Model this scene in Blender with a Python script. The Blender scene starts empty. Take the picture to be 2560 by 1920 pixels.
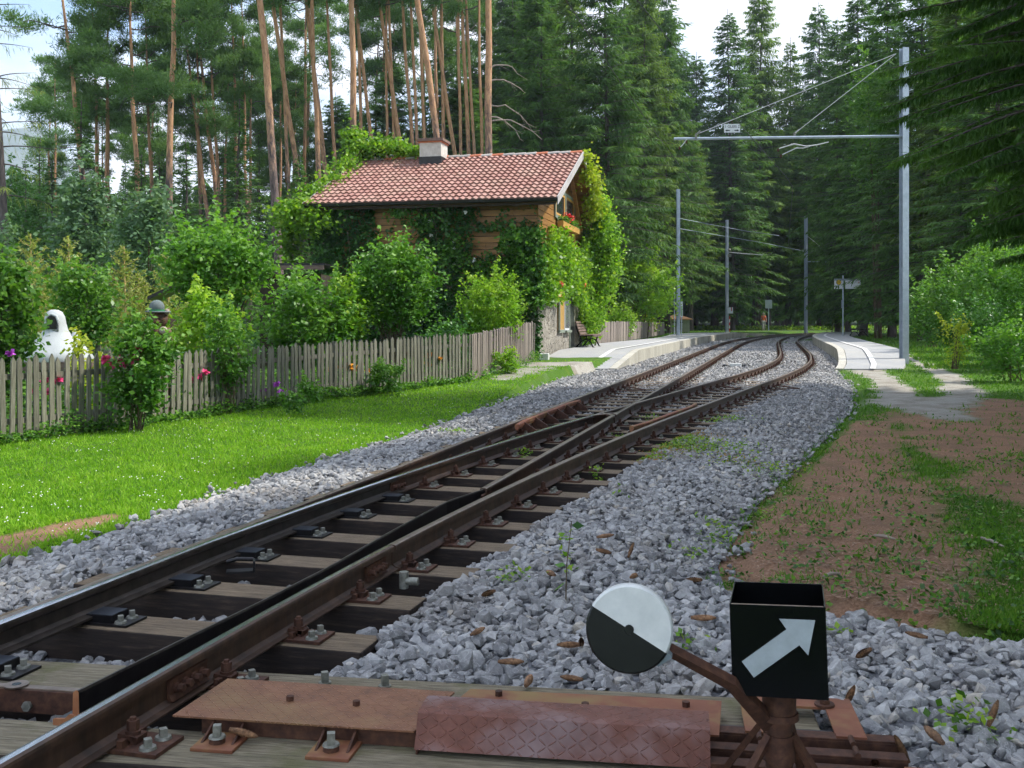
import bpy, math, random
import numpy as np
from mathutils import Vector, Matrix
R_ = np.random.default_rng
sc = bpy.context.scene
col = sc.collection
PI = math.pi
F, YH, CZ = 2604.0, 797.0, 1.3          # focal length and horizon in photograph pixels, eye height above the rails

# ---------------------------------------------------------------- mesh building
class MB:
    def __init__(s): s.v=[]; s.f=[]; s.mi=[]; s.sm=[]; s.a=[]; s.n=0
    def add(s, v, f, mi=0, rnd=None, smooth=False):
        v=np.asarray(v,dtype=np.float32).reshape(-1,3); f=np.asarray(f,dtype=np.int32)
        if f.ndim==1: f=f.reshape(1,-1)
        s.v.append(v); s.f.append(f+s.n); s.n+=len(v)
        s.mi.append(np.full(len(f),mi,np.int32)); s.sm.append(np.full(len(f),smooth,bool))
        if rnd is None: rnd=.5
        s.a.append(np.broadcast_to(np.asarray(rnd,dtype=np.float32),(len(v),)).copy())
    def mesh(s, name, mats):
        me=bpy.data.meshes.new(name)
        V=np.concatenate(s.v); nf=sum(len(x) for x in s.f)
        L=np.concatenate([x.ravel() for x in s.f]); tot=np.concatenate([np.full(len(x),x.shape[1],np.int32) for x in s.f])
        st=np.concatenate([[0],np.cumsum(tot)[:-1]]).astype(np.int32)
        me.vertices.add(len(V)); me.vertices.foreach_set('co',V.ravel())
        me.loops.add(len(L)); me.loops.foreach_set('vertex_index',L.astype(np.int32))
        me.polygons.add(nf); me.polygons.foreach_set('loop_start',st)
        try: me.polygons.foreach_set('loop_total',tot)
        except Exception: pass
        me.polygons.foreach_set('material_index',np.concatenate(s.mi))
        me.polygons.foreach_set('use_smooth',np.concatenate(s.sm))
        at=me.attributes.new('rnd','FLOAT','POINT'); at.data.foreach_set('value',np.concatenate(s.a))
        me.update(calc_edges=True)
        for m in (mats if isinstance(mats,(list,tuple)) else [mats]): me.materials.append(m)
        return me
    def build(s, name, mats, parent=None, bevel=0):
        o=bpy.data.objects.new(name, s.mesh(name,mats)); col.objects.link(o)
        if parent is not None: o.parent=parent
        if bevel:
            b=o.modifiers.new('Bevel','BEVEL'); b.width=bevel; b.segments=2; b.limit_method='ANGLE'; b.angle_limit=math.radians(40)
        return o

BOXF=np.array([[0,3,2,1],[4,5,6,7],[0,1,5,4],[1,2,6,5],[2,3,7,6],[3,0,4,7]])
def rotm(rz=0,rx=0,ry=0):
    return np.array(Matrix.Rotation(rz,3,'Z')@Matrix.Rotation(ry,3,'Y')@Matrix.Rotation(rx,3,'X'))
def box(m,c,s,rz=0,mi=0,rx=0,ry=0,rnd=None):
    x,y,z=[k/2 for k in s]
    v=np.array([[-x,-y,-z],[x,-y,-z],[x,y,-z],[-x,y,-z],[-x,-y,z],[x,-y,z],[x,y,z],[-x,y,z]])
    m.add(v@rotm(rz,rx,ry).T+np.array(c),BOXF,mi,rnd)
def prism(m,poly,ax,h0,h1,mi=0,rnd=None,fn=None):
    """polygon (a,b) extruded along axis ax ('x','y','z') from h0 to h1; fn maps the points afterwards"""
    n=len(poly); P=[]
    for h in (h0,h1):
        for a,b in poly: P.append({'x':(h,a,b),'y':(a,h,b),'z':(a,b,h)}[ax])
    P=np.array(P,float)
    if fn is not None: P=fn(P)
    m.add(P,[[i,(i+1)%n,(i+1)%n+n,i+n] for i in range(n)],mi,rnd)
    m.add(P,[list(range(n))[::-1]],mi,rnd); m.add(P,[list(range(n,2*n))],mi,rnd)
def tube(m,pts,rad,n=6,mi=0,caps=True,smooth=True,rnd=None):
    pts=np.asarray(pts,float); k=len(pts); rad=np.broadcast_to(np.asarray(rad,float),(k,))
    T=np.gradient(pts,axis=0) if k>2 else np.repeat([pts[1]-pts[0]],k,0)
    T/=np.linalg.norm(T,axis=1)[:,None]+1e-9
    up=np.where(np.abs(T[:,2:3])>.9,np.array([[1.,0,0]]),np.array([[0,0,1.]]))
    if abs(T[0,2])>.7: up=np.repeat([[1.,0,0]],k,0)
    A=np.cross(T,up); A/=np.linalg.norm(A,axis=1)[:,None]+1e-9; B=np.cross(T,A)
    th=np.arange(n)*2*PI/n
    V=(pts[:,None]+rad[:,None,None]*(np.cos(th)[None,:,None]*A[:,None]+np.sin(th)[None,:,None]*B[:,None])).reshape(-1,3)
    i=np.arange(k-1)[:,None]*n; j=np.arange(n)[None]; jn=(j+1)%n
    Fq=np.stack([i+j,i+n+j,i+n+jn,i+jn],-1).reshape(-1,4)
    m.add(V,Fq,mi,rnd,smooth)
    if caps: m.add(V,[list(range(n))],mi,rnd); m.add(V,[list(range((k-1)*n,k*n))[::-1]],mi,rnd)
def cyl(m,p0,p1,r0,r1=None,n=12,mi=0,smooth=True,rnd=None):
    tube(m,[p0,p1],[r0,r0 if r1 is None else r1],n,mi,True,smooth,rnd)
def ball(m,c,r,n=10,k=7,mi=0,rnd=None,warp=None):
    r=np.broadcast_to(np.asarray(r,float),(3,)); ph=np.linspace(-PI/2,PI/2,k); th=np.arange(n)*2*PI/n
    V=np.stack([np.cos(ph)[:,None]*np.cos(th),np.cos(ph)[:,None]*np.sin(th),np.repeat(np.sin(ph)[:,None],n,1)],-1).reshape(-1,3)
    if warp is not None: V=V*(1+warp*(np.sin(V@np.array([3.1,5.3,4.7])+r[0]*40)+np.sin(V@np.array([-4.1,3.3,6.1])))[:,None])
    i=np.arange(k-1)[:,None]*n; j=np.arange(n)[None]; jn=(j+1)%n
    m.add(V*r+np.array(c),np.stack([i+j,i+jn,i+n+jn,i+n+j],-1).reshape(-1,4),mi,rnd,True)
def sweep(m,prof,path,mi=0,top=None,mi2=1,slope_w=None,smooth=False):
    """profile (across to the right, height) swept along a plan path; top: set of profile edges that take mi2"""
    P=np.asarray(path,float); T=np.gradient(P[:,:2],axis=0); T/=np.linalg.norm(T,axis=1)[:,None]
    N=np.stack([T[:,1],-T[:,0]],1); pr=np.asarray(prof,float); k=len(P); n=len(pr)
    V=np.zeros((k,n,3)); V[:,:,:2]=P[:,None,:2]+N[:,None]*pr[None,:,0:1]; V[:,:,2]=P[:,2:3]+pr[None,:,1]
    V=V.reshape(-1,3)
    for j in range(n):
        jn=(j+1)%n; i=np.arange(k-1)*n
        m.add(V,np.stack([i+j,i+n+j,i+n+jn,i+jn],1),mi2 if (top and j in top) else mi,None,smooth)
    m.add(V,[list(range(n))],mi); m.add(V,[list(range((k-1)*n,k*n))[::-1]],mi)
def diamonds(m,P,D,W,rnd,mi=0):
    n=len(P); V=np.stack([P,P+.45*D+W,P+D,P+.45*D-W],1).reshape(-1,3)
    m.add(V,np.arange(4*n).reshape(-1,4),mi,np.repeat(rnd,4))
def unit(a): return a/(np.linalg.norm(a,axis=-1,keepdims=True)+1e-9)
def leaves(m,P,size,rng,mi=0,flat=.6,droop=.3,rnd=None,aspect=.32):
    n=len(P); d=rng.normal(size=(n,3)); d[:,2]=d[:,2]*.5-droop; d=unit(d)
    nn=rng.normal(size=(n,3))*(1-flat)*1.2; nn[:,2]+=flat
    w=unit(np.cross(d,nn)); s=size*rng.uniform(.6,1.35,(n,1))
    diamonds(m,P,d*s,w*s*aspect,rng.uniform(0,1,n) if rnd is None else rnd,mi)

# ---------------------------------------------------------------- objects and names
def tag(o,label,cat,group=None,kind=None):
    if label: o['label']=label
    if cat: o['category']=cat
    if group: o['group']=group
    if kind: o['kind']=kind
    return o
def thing(name,label,cat,loc=(0,0,0),rz=0,group=None):
    o=bpy.data.objects.new(name,None); col.objects.link(o); o.location=loc; o.rotation_euler=(0,0,rz); o.empty_display_size=.2
    return tag(o,label,cat,group)
def struct(o): o['kind']='structure'; return o
def stuff(o,label=None,cat=None): o['kind']='stuff'; return tag(o,label,cat)
def dup(root,loc=None,rz=None,scale=None,label=None,group=None,parent=None):
    r=root.copy(); col.objects.link(r)
    if parent is not None: r.parent=parent
    if loc is not None: r.location=loc
    if rz is not None: r.rotation_euler[2]=rz
    if scale is not None: r.scale=scale
    if label: r['label']=label
    if group: r['group']=group
    for ch in root.children:
        c=ch.copy(); col.objects.link(c); c.parent=r
        for g in ch.children:
            d=g.copy(); col.objects.link(d); d.parent=c
    return r
_o1=['','first','second','third','fourth','fifth','sixth','seventh','eighth','ninth','tenth','eleventh','twelfth','thirteenth','fourteenth','fifteenth','sixteenth','seventeenth','eighteenth','nineteenth']
_t=['','','twenty','thirty','forty','fifty','sixty','seventy','eighty','ninety']
def ordn(n):
    if n<20: return _o1[n]
    if n%10==0: return _t[n//10][:-1]+'ieth'
    return _t[n//10]+'-'+_o1[n%10]

# ---------------------------------------------------------------- materials
MT={}
def newmat(name):
    m=bpy.data.materials.new(name); m.use_nodes=True; nt=m.node_tree; b=nt.nodes['Principled BSDF']; MT[name]=m
    return m,nt,nt.nodes,nt.links,b
def coords(nt,scale=(1,1,1),obj=True,rand=False):
    N=nt.nodes; tc=N.new('ShaderNodeTexCoord'); mp=N.new('ShaderNodeMapping'); mp.inputs['Scale'].default_value=scale
    nt.links.new(tc.outputs['Object'],mp.inputs['Vector'])
    if rand:
        oi=N.new('ShaderNodeObjectInfo'); ml=N.new('ShaderNodeMath'); ml.operation='MULTIPLY'; ml.inputs[1].default_value=37.
        nt.links.new(oi.outputs['Random'],ml.inputs[0]); nt.links.new(ml.outputs[0],mp.inputs['Location'])
    return mp.outputs['Vector']
def noise(nt,vec,scale,detail=6,rough=.6,dist=0):
    n=nt.nodes.new('ShaderNodeTexNoise'); n.inputs['Scale'].default_value=scale; n.inputs['Detail'].default_value=detail
    n.inputs['Roughness'].default_value=rough; n.inputs['Distortion'].default_value=dist; nt.links.new(vec,n.inputs['Vector']); return n.outputs['Fac']
def ramp(nt,fac,stops):
    r=nt.nodes.new('ShaderNodeValToRGB'); nt.links.new(fac,r.inputs['Fac']); e=r.color_ramp.elements
    while len(e)<len(stops): e.new(.5)
    for k,(p,c) in enumerate(stops): e[k].position=p; e[k].color=(*c,1) if len(c)==3 else c
    return r.outputs['Color']
def mix(nt,fac,a,b,mode='MIX'):
    x=nt.nodes.new('ShaderNodeMix'); x.data_type='RGBA'; x.blend_type=mode
    for s,v in ((x.inputs[0],fac),(x.inputs[6],a),(x.inputs[7],b)):
        if hasattr(v,'links'): nt.links.new(v,s)
        elif isinstance(v,(int,float)): s.default_value=v
        else: s.default_value=(*v,1)
    return x.outputs[2]
def bump(nt,b,h,strength=.5,dist=.01):
    n=nt.nodes.new('ShaderNodeBump'); n.inputs['Strength'].default_value=strength; n.inputs['Distance'].default_value=dist
    nt.links.new(h,n.inputs['Height']); nt.links.new(n.outputs['Normal'],b.inputs['Normal'])
def noisemat(name,stops,scale=8,rough=.8,metal=0,bmp=.4,bd=.01,stretch=(1,1,1),rand=False,detail=8,spec=.5,scale2=None,stops2=None,dist=0,obr=0,rdamt=0):
    m,nt,N,L,b=newmat(name); v=coords(nt,stretch,rand=rand); f=noise(nt,v,scale,detail,.65,dist)
    c=ramp(nt,f,stops)
    if stops2:
        f2=noise(nt,v,scale2,4,.6); c=mix(nt,ramp(nt,f2,[(stops2[0],(0,0,0)),(stops2[1],(1,1,1))]),c,stops2[2])
    if rdamt:
        at=N.new('ShaderNodeAttribute'); at.attribute_name='rnd'; mr=N.new('ShaderNodeMapRange'); mr.inputs['To Min'].default_value=1-rdamt; mr.inputs['To Max'].default_value=1+rdamt
        L.new(at.outputs['Fac'],mr.inputs['Value']); c=mix(nt,1.,c,mr.outputs[0],'MULTIPLY')
    if obr:
        oi=N.new('ShaderNodeObjectInfo'); mr=N.new('ShaderNodeMapRange'); mr.inputs['To Min'].default_value=1-obr; mr.inputs['To Max'].default_value=1+obr
        L.new(oi.outputs['Random'],mr.inputs['Value']); c=mix(nt,1.,c,mr.outputs[0],'MULTIPLY')
    L.new(c,b.inputs['Base Color']); b.inputs['Roughness'].default_value=rough; b.inputs['Metallic'].default_value=metal
    b.inputs['Specular IOR Level'].default_value=spec
    if bmp: bump(nt,b,f,bmp,bd)
    return m
def leafmat(name,dark,mid,light,trans=.35,rough=.5,spec=.3,obr=.15):
    m,nt,N,L,b=newmat(name); at=N.new('ShaderNodeAttribute'); at.attribute_name='rnd'
    c=ramp(nt,at.outputs['Fac'],[(0,dark),(.5,mid),(1,light)])
    oi=N.new('ShaderNodeObjectInfo'); mr=N.new('ShaderNodeMapRange'); mr.inputs['To Min'].default_value=1-obr; mr.inputs['To Max'].default_value=1+obr
    L.new(oi.outputs['Random'],mr.inputs['Value']); c=mix(nt,1.,c,mr.outputs[0],'MULTIPLY')
    L.new(c,b.inputs['Base Color']); b.inputs['Roughness'].default_value=rough; b.inputs['Specular IOR Level'].default_value=spec
    tr=N.new('ShaderNodeBsdfTranslucent'); c2=mix(nt,1.,c,(1.25,1.3,.6),'MULTIPLY'); L.new(c2,tr.inputs['Color'])
    ms=N.new('ShaderNodeMixShader'); ms.inputs[0].default_value=trans; L.new(b.outputs[0],ms.inputs[1]); L.new(tr.outputs[0],ms.inputs[2])
    L.new(ms.outputs[0],N['Material Output'].inputs['Surface']); return m
def plain(name,c,rough=.5,metal=0,spec=.5):
    m,nt,N,L,b=newmat(name); v=coords(nt); f=noise(nt,v,25,4,.6)
    L.new(mix(nt,ramp(nt,f,[(.3,(0,0,0)),(.7,(1,1,1))]),tuple(k*.85 for k in c),tuple(min(1,k*1.1) for k in c)),b.inputs['Base Color'])
    b.inputs['Roughness'].default_value=rough; b.inputs['Metallic'].default_value=metal; b.inputs['Specular IOR Level'].default_value=spec; return m

rust=noisemat('rust_steel',[(.25,(.03,.014,.009)),(.5,(.085,.035,.02)),(.75,(.15,.068,.036))],30,.75,.2,.3,.003,rand=True)
rust_rail=noisemat('rail_rust',[(.3,(.035,.02,.013)),(.55,(.08,.043,.026)),(.8,(.14,.08,.048))],14,.55,.3,.2,.002,stretch=(1,1,.3),spec=.6)
rust_plate=noisemat('rust_plate',[(.25,(.15,.055,.03)),(.5,(.25,.09,.045)),(.8,(.32,.14,.07))],5,.7,.1,.1,.002,scale2=2.5,stops2=(.52,.66,(.26,.17,.06)))
rust_orange=noisemat('rust_orange',[(.3,(.28,.1,.04)),(.7,(.38,.17,.07))],20,.8)
steel_top=noisemat('polished_rail_top',[(.3,(.35,.36,.38)),(.7,(.62,.64,.67))],6,.22,1,.03,.001,stretch=(8,.4,1))
steel_brown=noisemat('worn_rail_top',[(.3,(.14,.1,.075)),(.7,(.3,.24,.19))],12,.38,.6,.05,.001)
blade_steel=noisemat('blade_brown_steel',[(.3,(.03,.024,.02)),(.7,(.09,.072,.06))],12,.42,.5,.1,.002)
dark_steel=noisemat('oiled_dark_steel',[(.3,(.014,.013,.014)),(.7,(.035,.033,.034))],12,.4,.5,.1,.002)
slide_top=noisemat('slide_plate_top',[(.3,(.06,.07,.09)),(.7,(.11,.125,.15))],14,.3,.6,.05,.001)
bolt_zinc=noisemat('zinc_bolt',[(.3,(.16,.16,.13)),(.7,(.36,.36,.31))],40,.5,.5,.2,.001,rand=True)
galv=noisemat('galvanised_steel',[(.3,(.32,.38,.45)),(.7,(.46,.52,.6))],6,.42,.25,.05,.002)
white_rod=noisemat('white_grp_rod',[(.3,(.5,.5,.5)),(.7,(.65,.65,.65))],6,.5)
def timbermat(name,stops,moss,tmix):
    m,nt,N,L,b=newmat(name); v=coords(nt,(1.2,14,14),rand=True); f=noise(nt,v,5,9,.7,.6)
    v2=coords(nt,(1,1,1),rand=True); f2=noise(nt,v2,4,5,.6); w=noise(nt,coords(nt,(.8,40,40),rand=True),6,3,.5)
    c=ramp(nt,f,stops); c=mix(nt,ramp(nt,f2,[(tmix,(0,0,0)),(tmix+.15,(1,1,1))]),c,moss)
    c=mix(nt,ramp(nt,w,[(.32,(1,1,1)),(.42,(0,0,0))]),c,(.03,.024,.018))
    L.new(c,b.inputs['Base Color']); b.inputs['Roughness'].default_value=.85; bump(nt,b,f,.8,.012); return m
timber_side=noisemat('shaded_timber_side',[(.3,(.014,.01,.008)),(.55,(.035,.023,.017)),(.75,(.09,.06,.042))],6,.8,bmp=.4,stretch=(1,8,8),rand=True)  # shade on the sleepers' side faces put into the colour
timber=timbermat('weathered_timber',[(.25,(.06,.042,.027)),(.5,(.19,.138,.085)),(.75,(.33,.25,.16))],(.07,.06,.035),.6)
timber_moss=timbermat('mossy_timber',[(.25,(.1,.085,.05)),(.5,(.22,.185,.12)),(.75,(.38,.33,.23))],(.15,.14,.06),.56)
picketm=noisemat('grey_picket_wood',[(.25,(.06,.06,.042)),(.5,(.16,.155,.115)),(.8,(.3,.29,.23))],4,.85,stretch=(12,12,1),rand=True,bmp=.5,bd=.004,obr=.25,scale2=9,stops2=(.62,.72,(.09,.1,.06)))
picketb=noisemat('brown_picket_wood',[(.25,(.12,.1,.085)),(.5,(.24,.2,.17)),(.8,(.34,.3,.26))],4,.85,stretch=(12,12,1),rand=True,bmp=.5,bd=.004,obr=.3)
stonem,nt,N,L,b=newmat('ballast_stone'); at=N.new('ShaderNodeAttribute'); at.attribute_name='rnd'
v=coords(nt); f=noise(nt,v,28,6,.7)
c=ramp(nt,at.outputs['Fac'],[(0,(.16,.157,.155)),(.45,(.32,.317,.31)),(.8,(.47,.465,.45)),(1,(.52,.46,.37))]); c=mix(nt,1.,c,ramp(nt,f,[(.3,(.62,.62,.64)),(.7,(1.2,1.2,1.2))]),'MULTIPLY')
fd=noise(nt,v,1.3,5,.65); c=mix(nt,ramp(nt,fd,[(.5,(0,0,0)),(.75,(.55,.55,.55))]),c,(.17,.135,.1)); vein=noise(nt,v,9,3,.5,2.5); c=mix(nt,ramp(nt,vein,[(.485,(0,0,0)),(.5,(.5,.5,.5)),(.515,(0,0,0))]),c,(.6,.6,.58))
L.new(c,b.inputs['Base Color']); b.inputs['Roughness'].default_value=.8; bump(nt,b,f,.7,.008)
concrete=noisemat('concrete',[(.3,(.3,.28,.22)),(.6,(.42,.4,.33)),(.8,(.5,.48,.41))],3,.85,stretch=(1,1,.35),bmp=.3,detail=9,rdamt=.14)
concrete_top=noisemat('kerb_top',[(.3,(.4,.38,.32)),(.7,(.52,.5,.44))],6,.85,rdamt=.1)
asphalt=noisemat('pale_asphalt',[(.3,(.28,.285,.29)),(.7,(.36,.365,.365))],40,.9,bmp=.3,bd=.004,scale2=.7,stops2=(.45,.75,(.4,.39,.36)))
whiteline=noisemat('worn_white_paint',[(.3,(.55,.55,.53)),(.7,(.75,.75,.73))],20,.7)
white_paint=noisemat('white_paint',[(.3,(.6,.62,.6)),(.7,(.78,.79,.76))],12,.45,bmp=.15,bd=.002,scale2=6,stops2=(.62,.75,(.5,.51,.42)))
black_paint=noisemat('black_paint',[(.3,(.005,.006,.006)),(.7,(.012,.014,.013))],10,.35,spec=.25,bmp=.1,bd=.002)
lantern_black=plain('lantern_black',(.004,.0045,.005),.18,0,.25)
arrow_white=plain('arrow_white',(.4,.45,.47),.5)
signwhite=plain('sign_white',(.72,.74,.76),.4)
signgrey=plain('sign_grey',(.25,.3,.32),.4)
ink=plain('sign_ink',(.02,.025,.03),.5); yellow=plain('sign_yellow',(.8,.5,.02),.4); green_s=plain('sign_green',(.02,.12,.05),.4); red=plain('sign_red',(.6,.03,.03),.4)
bark_pine,nt,N,L,b=newmat('pine_bark'); tc=N.new('ShaderNodeTexCoord'); sp=N.new('ShaderNodeSeparateXYZ'); L.new(tc.outputs['Object'],sp.inputs[0])
v=coords(nt,(2,2,.6),rand=True); f=noise(nt,v,4,8,.7,.5); mr=N.new('ShaderNodeMapRange'); mr.inputs['From Min'].default_value=5.5; mr.inputs['From Max'].default_value=13
L.new(sp.outputs['Z'],mr.inputs['Value']); ad=N.new('ShaderNodeMath'); ad.operation='ADD'; ml=N.new('ShaderNodeMath'); ml.operation='MULTIPLY_ADD'; ml.inputs[1].default_value=1.6; ml.inputs[2].default_value=-.8
L.new(f,ml.inputs[0]); L.new(ml.outputs[0],ad.inputs[0]); L.new(mr.outputs[0],ad.inputs[1])
lowc=ramp(nt,f,[(.3,(.04,.03,.028)),(.7,(.22,.16,.14))]); upc=ramp(nt,f,[(.3,(.17,.085,.045)),(.5,(.42,.23,.12)),(.75,(.56,.35,.2))])
L.new(mix(nt,ramp(nt,ad.outputs[0],[(.25,(0,0,0)),(.75,(1,1,1))]),lowc,upc),b.inputs['Base Color']); b.inputs['Roughness'].default_value=.9; bump(nt,b,f,.9,.04)
bark_dark=noisemat('spruce_bark',[(.3,(.04,.032,.03)),(.7,(.14,.11,.1))],5,.9,stretch=(2,2,.5),rand=True,bmp=.8,bd=.03)
twig=noisemat('twig_bark',[(.3,(.06,.045,.025)),(.7,(.16,.12,.07))],9,.9,bmp=0)
twig_pale=noisemat('dead_branch',[(.3,(.2,.16,.13)),(.7,(.38,.32,.26))],9,.9,bmp=0)
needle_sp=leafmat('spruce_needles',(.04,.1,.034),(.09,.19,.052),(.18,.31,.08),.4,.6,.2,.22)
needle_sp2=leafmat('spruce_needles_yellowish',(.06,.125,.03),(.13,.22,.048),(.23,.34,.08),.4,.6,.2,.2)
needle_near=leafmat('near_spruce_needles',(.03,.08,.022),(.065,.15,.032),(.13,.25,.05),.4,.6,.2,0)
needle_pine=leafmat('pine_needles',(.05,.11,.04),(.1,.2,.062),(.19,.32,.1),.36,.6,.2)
needle_larch=leafmat('larch_needles',(.16,.22,.04),(.28,.34,.08),(.38,.4,.12),.4)
leaf_mid=leafmat('leaf_mid_green',(.022,.075,.012),(.08,.215,.026),(.21,.39,.06),.42,.42,.4)
leaf_bright=leafmat('leaf_bright_green',(.05,.14,.012),(.18,.36,.025),(.38,.52,.06),.45,.42,.4)
leaf_dark=leafmat('leaf_dark_green',(.02,.075,.016),(.05,.15,.026),(.11,.26,.05),.36,.4,.4)
leaf_silver=leafmat('leaf_silver_green',(.06,.13,.06),(.11,.21,.1),(.2,.31,.18),.35)
leaf_yellow=leafmat('leaf_yellow_green',(.16,.26,.015),(.3,.4,.03),(.42,.42,.06),.45)
leaf_autumn=leafmat('leaf_turning',(.18,.2,.03),(.36,.27,.04),(.5,.2,.06),.45)
grassm=leafmat('grass_blades',(.1,.25,.014),(.2,.41,.022),(.34,.52,.06),.4,.6,.2,0)
grass_sh=leafmat('grass_rough',(.05,.14,.015),(.1,.24,.025),(.2,.32,.05),.4,.6,.2,0)
pink=plain('pink_petals',(.75,.06,.22),.6); redp=plain('red_petals',(.75,.01,.015),.6); whitep=plain('white_petals',(.8,.8,.74),.6); orangep=plain('orange_petals',(.8,.35,.02),.6); purplep=plain('purple_petals',(.5,.08,.55),.6)

# ---------------------------------------------------------------- where things lie
def vx(x): return x/.8641
def at(x,y,z):              # a point of the photograph (2212 px wide) on the level z
    D=(CZ-z)*F/(y/.8641-YH); return ((x/.8641-1280)*D/F, D)
def atD(x,D): return (x/.8641-1280)*D/F
def zat(y,D): return CZ-(y/.8641-YH)*D/F

# rails in plan, as X over Y
YS=np.arange(0,105,.25)
def integ(x0,y0,ks):
    s=np.interp(YS,[k[0] for k in ks],[k[1] for k in ks]); X=np.concatenate([[0],np.cumsum((s[1:]+s[:-1])/2*.25)])
    return X-np.interp(y0,YS,X)+x0
XR=integ(-1.515,3.0,[(0,.26),(4,.26),(6,.30),(8,.34),(11,.375),(14,.405),(22,.41),(26,.385),(30,.34),(35,.285),(42,.25),(56,.25),(65,.285),(75,.34),(85,.42),(104,.6)])
XL=integ(-1.54,7.13,[(0,.26),(38,.26),(50,.262),(60,.29),(72,.345),(82,.42),(90,.53),(104,.7)])
def offs(X,d):
    s=np.gradient(X,YS); n=np.sqrt(1+s*s); x=X+d/n; y=YS-d*s/n
    return np.interp(YS,y,x)
XC=offs(XL,1.06); XB=offs(XR,-1.06)
fR=lambda y:np.interp(y,YS,XR); fL=lambda y:np.interp(y,YS,XL); fC=lambda y:np.interp(y,YS,XC); fB=lambda y:np.interp(y,YS,XB)
def slope(f,y): return (f(y+.1)-f(y-.1))/.2
def sstep(a,b,x): t=np.clip((x-a)/(b-a),0,1); return t*t*(3-2*t)
KL=[(3.0,29.8)]+[(float(fL(y)-1.33*math.sqrt(1+slope(fL,y)**2)),y) for y in np.arange(31,93,1.5)]
KRt=[(9.25,29.8)]+[(float(fR(y)+ (.85+.25*sstep(60,80,y))*math.sqrt(1+slope(fR,y)**2)),y) for y in np.arange(31,90,1.5)]
_rg=R_(5); _ph=_rg.uniform(0,6.28,(24,2)); _fr=_rg.uniform(.3,1,(24,2))
def vn(x,y,s=1.,k0=0):      # smooth value noise, about -1..1
    o=0; a=0
    for k in range(6):
        w=.7**k; q=s*(1.9**k); i=(k0+k)%24
        o=o+w*np.sin(x*q*_fr[i,0]*2+np.sin(y*q*_fr[i,1]*1.7+_ph[i,0])*1.6+_ph[i,1])*np.cos(y*q*_fr[i,0]*2.1+np.sin(x*q*1.3*_fr[i,1])*1.4+_ph[i,0]); a+=w
    return o/a*1.8
def seg_d(x,y,pts,ws):
    """distance to a plan polyline divided by its half width there"""
    best=np.full(np.shape(x),99.)
    for (a,b,wa,wb) in zip(pts[:-1],pts[1:],ws[:-1],ws[1:]):
        dx,dy=b[0]-a[0],b[1]-a[1]; t=np.clip(((x-a[0])*dx+(y-a[1])*dy)/(dx*dx+dy*dy),0,1)
        best=np.minimum(best,np.hypot(x-a[0]-t*dx,y-a[1]-t*dy)/(wa+(wb-wa)*t))
    return best
# the ballast's two edges
BLp=[(2.,-4.1),(4.5,-3.5),(6.4,-3.15),(7.8,-2.8),(10.2,-2.3),(14,-1.28),(19.7,-.05),(26,1.2),(30,2.7),(34,3.9)]
BRp=[(0,4.5),(4.2,3.4),(4.85,2.38),(5.3,1.75),(5.9,1.12),(6.6,1.2),(8.6,1.9),(12.4,3.5),(18,5.8),(24,7.75),(30,9.2)]
def bl(y): return np.where(y<34,np.interp(y,*zip(*BLp)),fL(y)-1.35)
def br(y): return np.where(y<30,np.interp(y,*zip(*BRp)),fR(y)+.95)
def gh(x,y):
    left=-.28+.38*sstep(15,33,y); right=-.2+.22*sstep(24,44,y)
    w=sstep(-.5,.5,x-(fL(y)+fR(y))/2); g=left*(1-w)+right*w
    bd=np.minimum(x-bl(y),br(y)-x); g=g-.16*sstep(-.25,.35,bd)*(y<96)
    far=.12+.08*sstep(95,110,y); g=g*(1-sstep(80,98,y))+far*sstep(80,98,y)
    g=g+.012*vn(x,y,1.1,3)*(y<60)+.9*sstep(120,260,y)
    return np.where((bd>-.3)&(y<98),np.minimum(g,bh(x,y)-.03-.1*sstep(-.1,.4,bd)),g)
def bh(x,y):
    bd=np.minimum(x-bl(y),br(y)-x); e=sstep(0,.5,bd)
    inn=sstep(-.5,-.1,x-fL(y))*sstep(-.52,-.2,fR(y)-x)            # between the outer rails
    low=-.165-.1*inn*(1-sstep(8,17,y))-.03*inn*(1-sstep(17,26,y))
    sh=.05*np.exp(-((x-fR(y)-1.1)/.5)**2)*(1-sstep(5,9,y))*sstep(4.2,5.4,y)
    near=-.02*(1-sstep(3,6,y))*(x>fR(y))
    return (low+sh+near)*e+(-.25+.1*sstep(20,34,y))*(1-e)+.012*vn(x,y,3.,7)
P1=[(10.3,30.5),(9.0,25),(7.7,20.8),(7.0,18.4),(6.6,15.6)]; P2=[(22,62),(17.2,48),(13.6,35),(11.0,26),(8.9,20.5),(7.4,18)]
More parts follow.
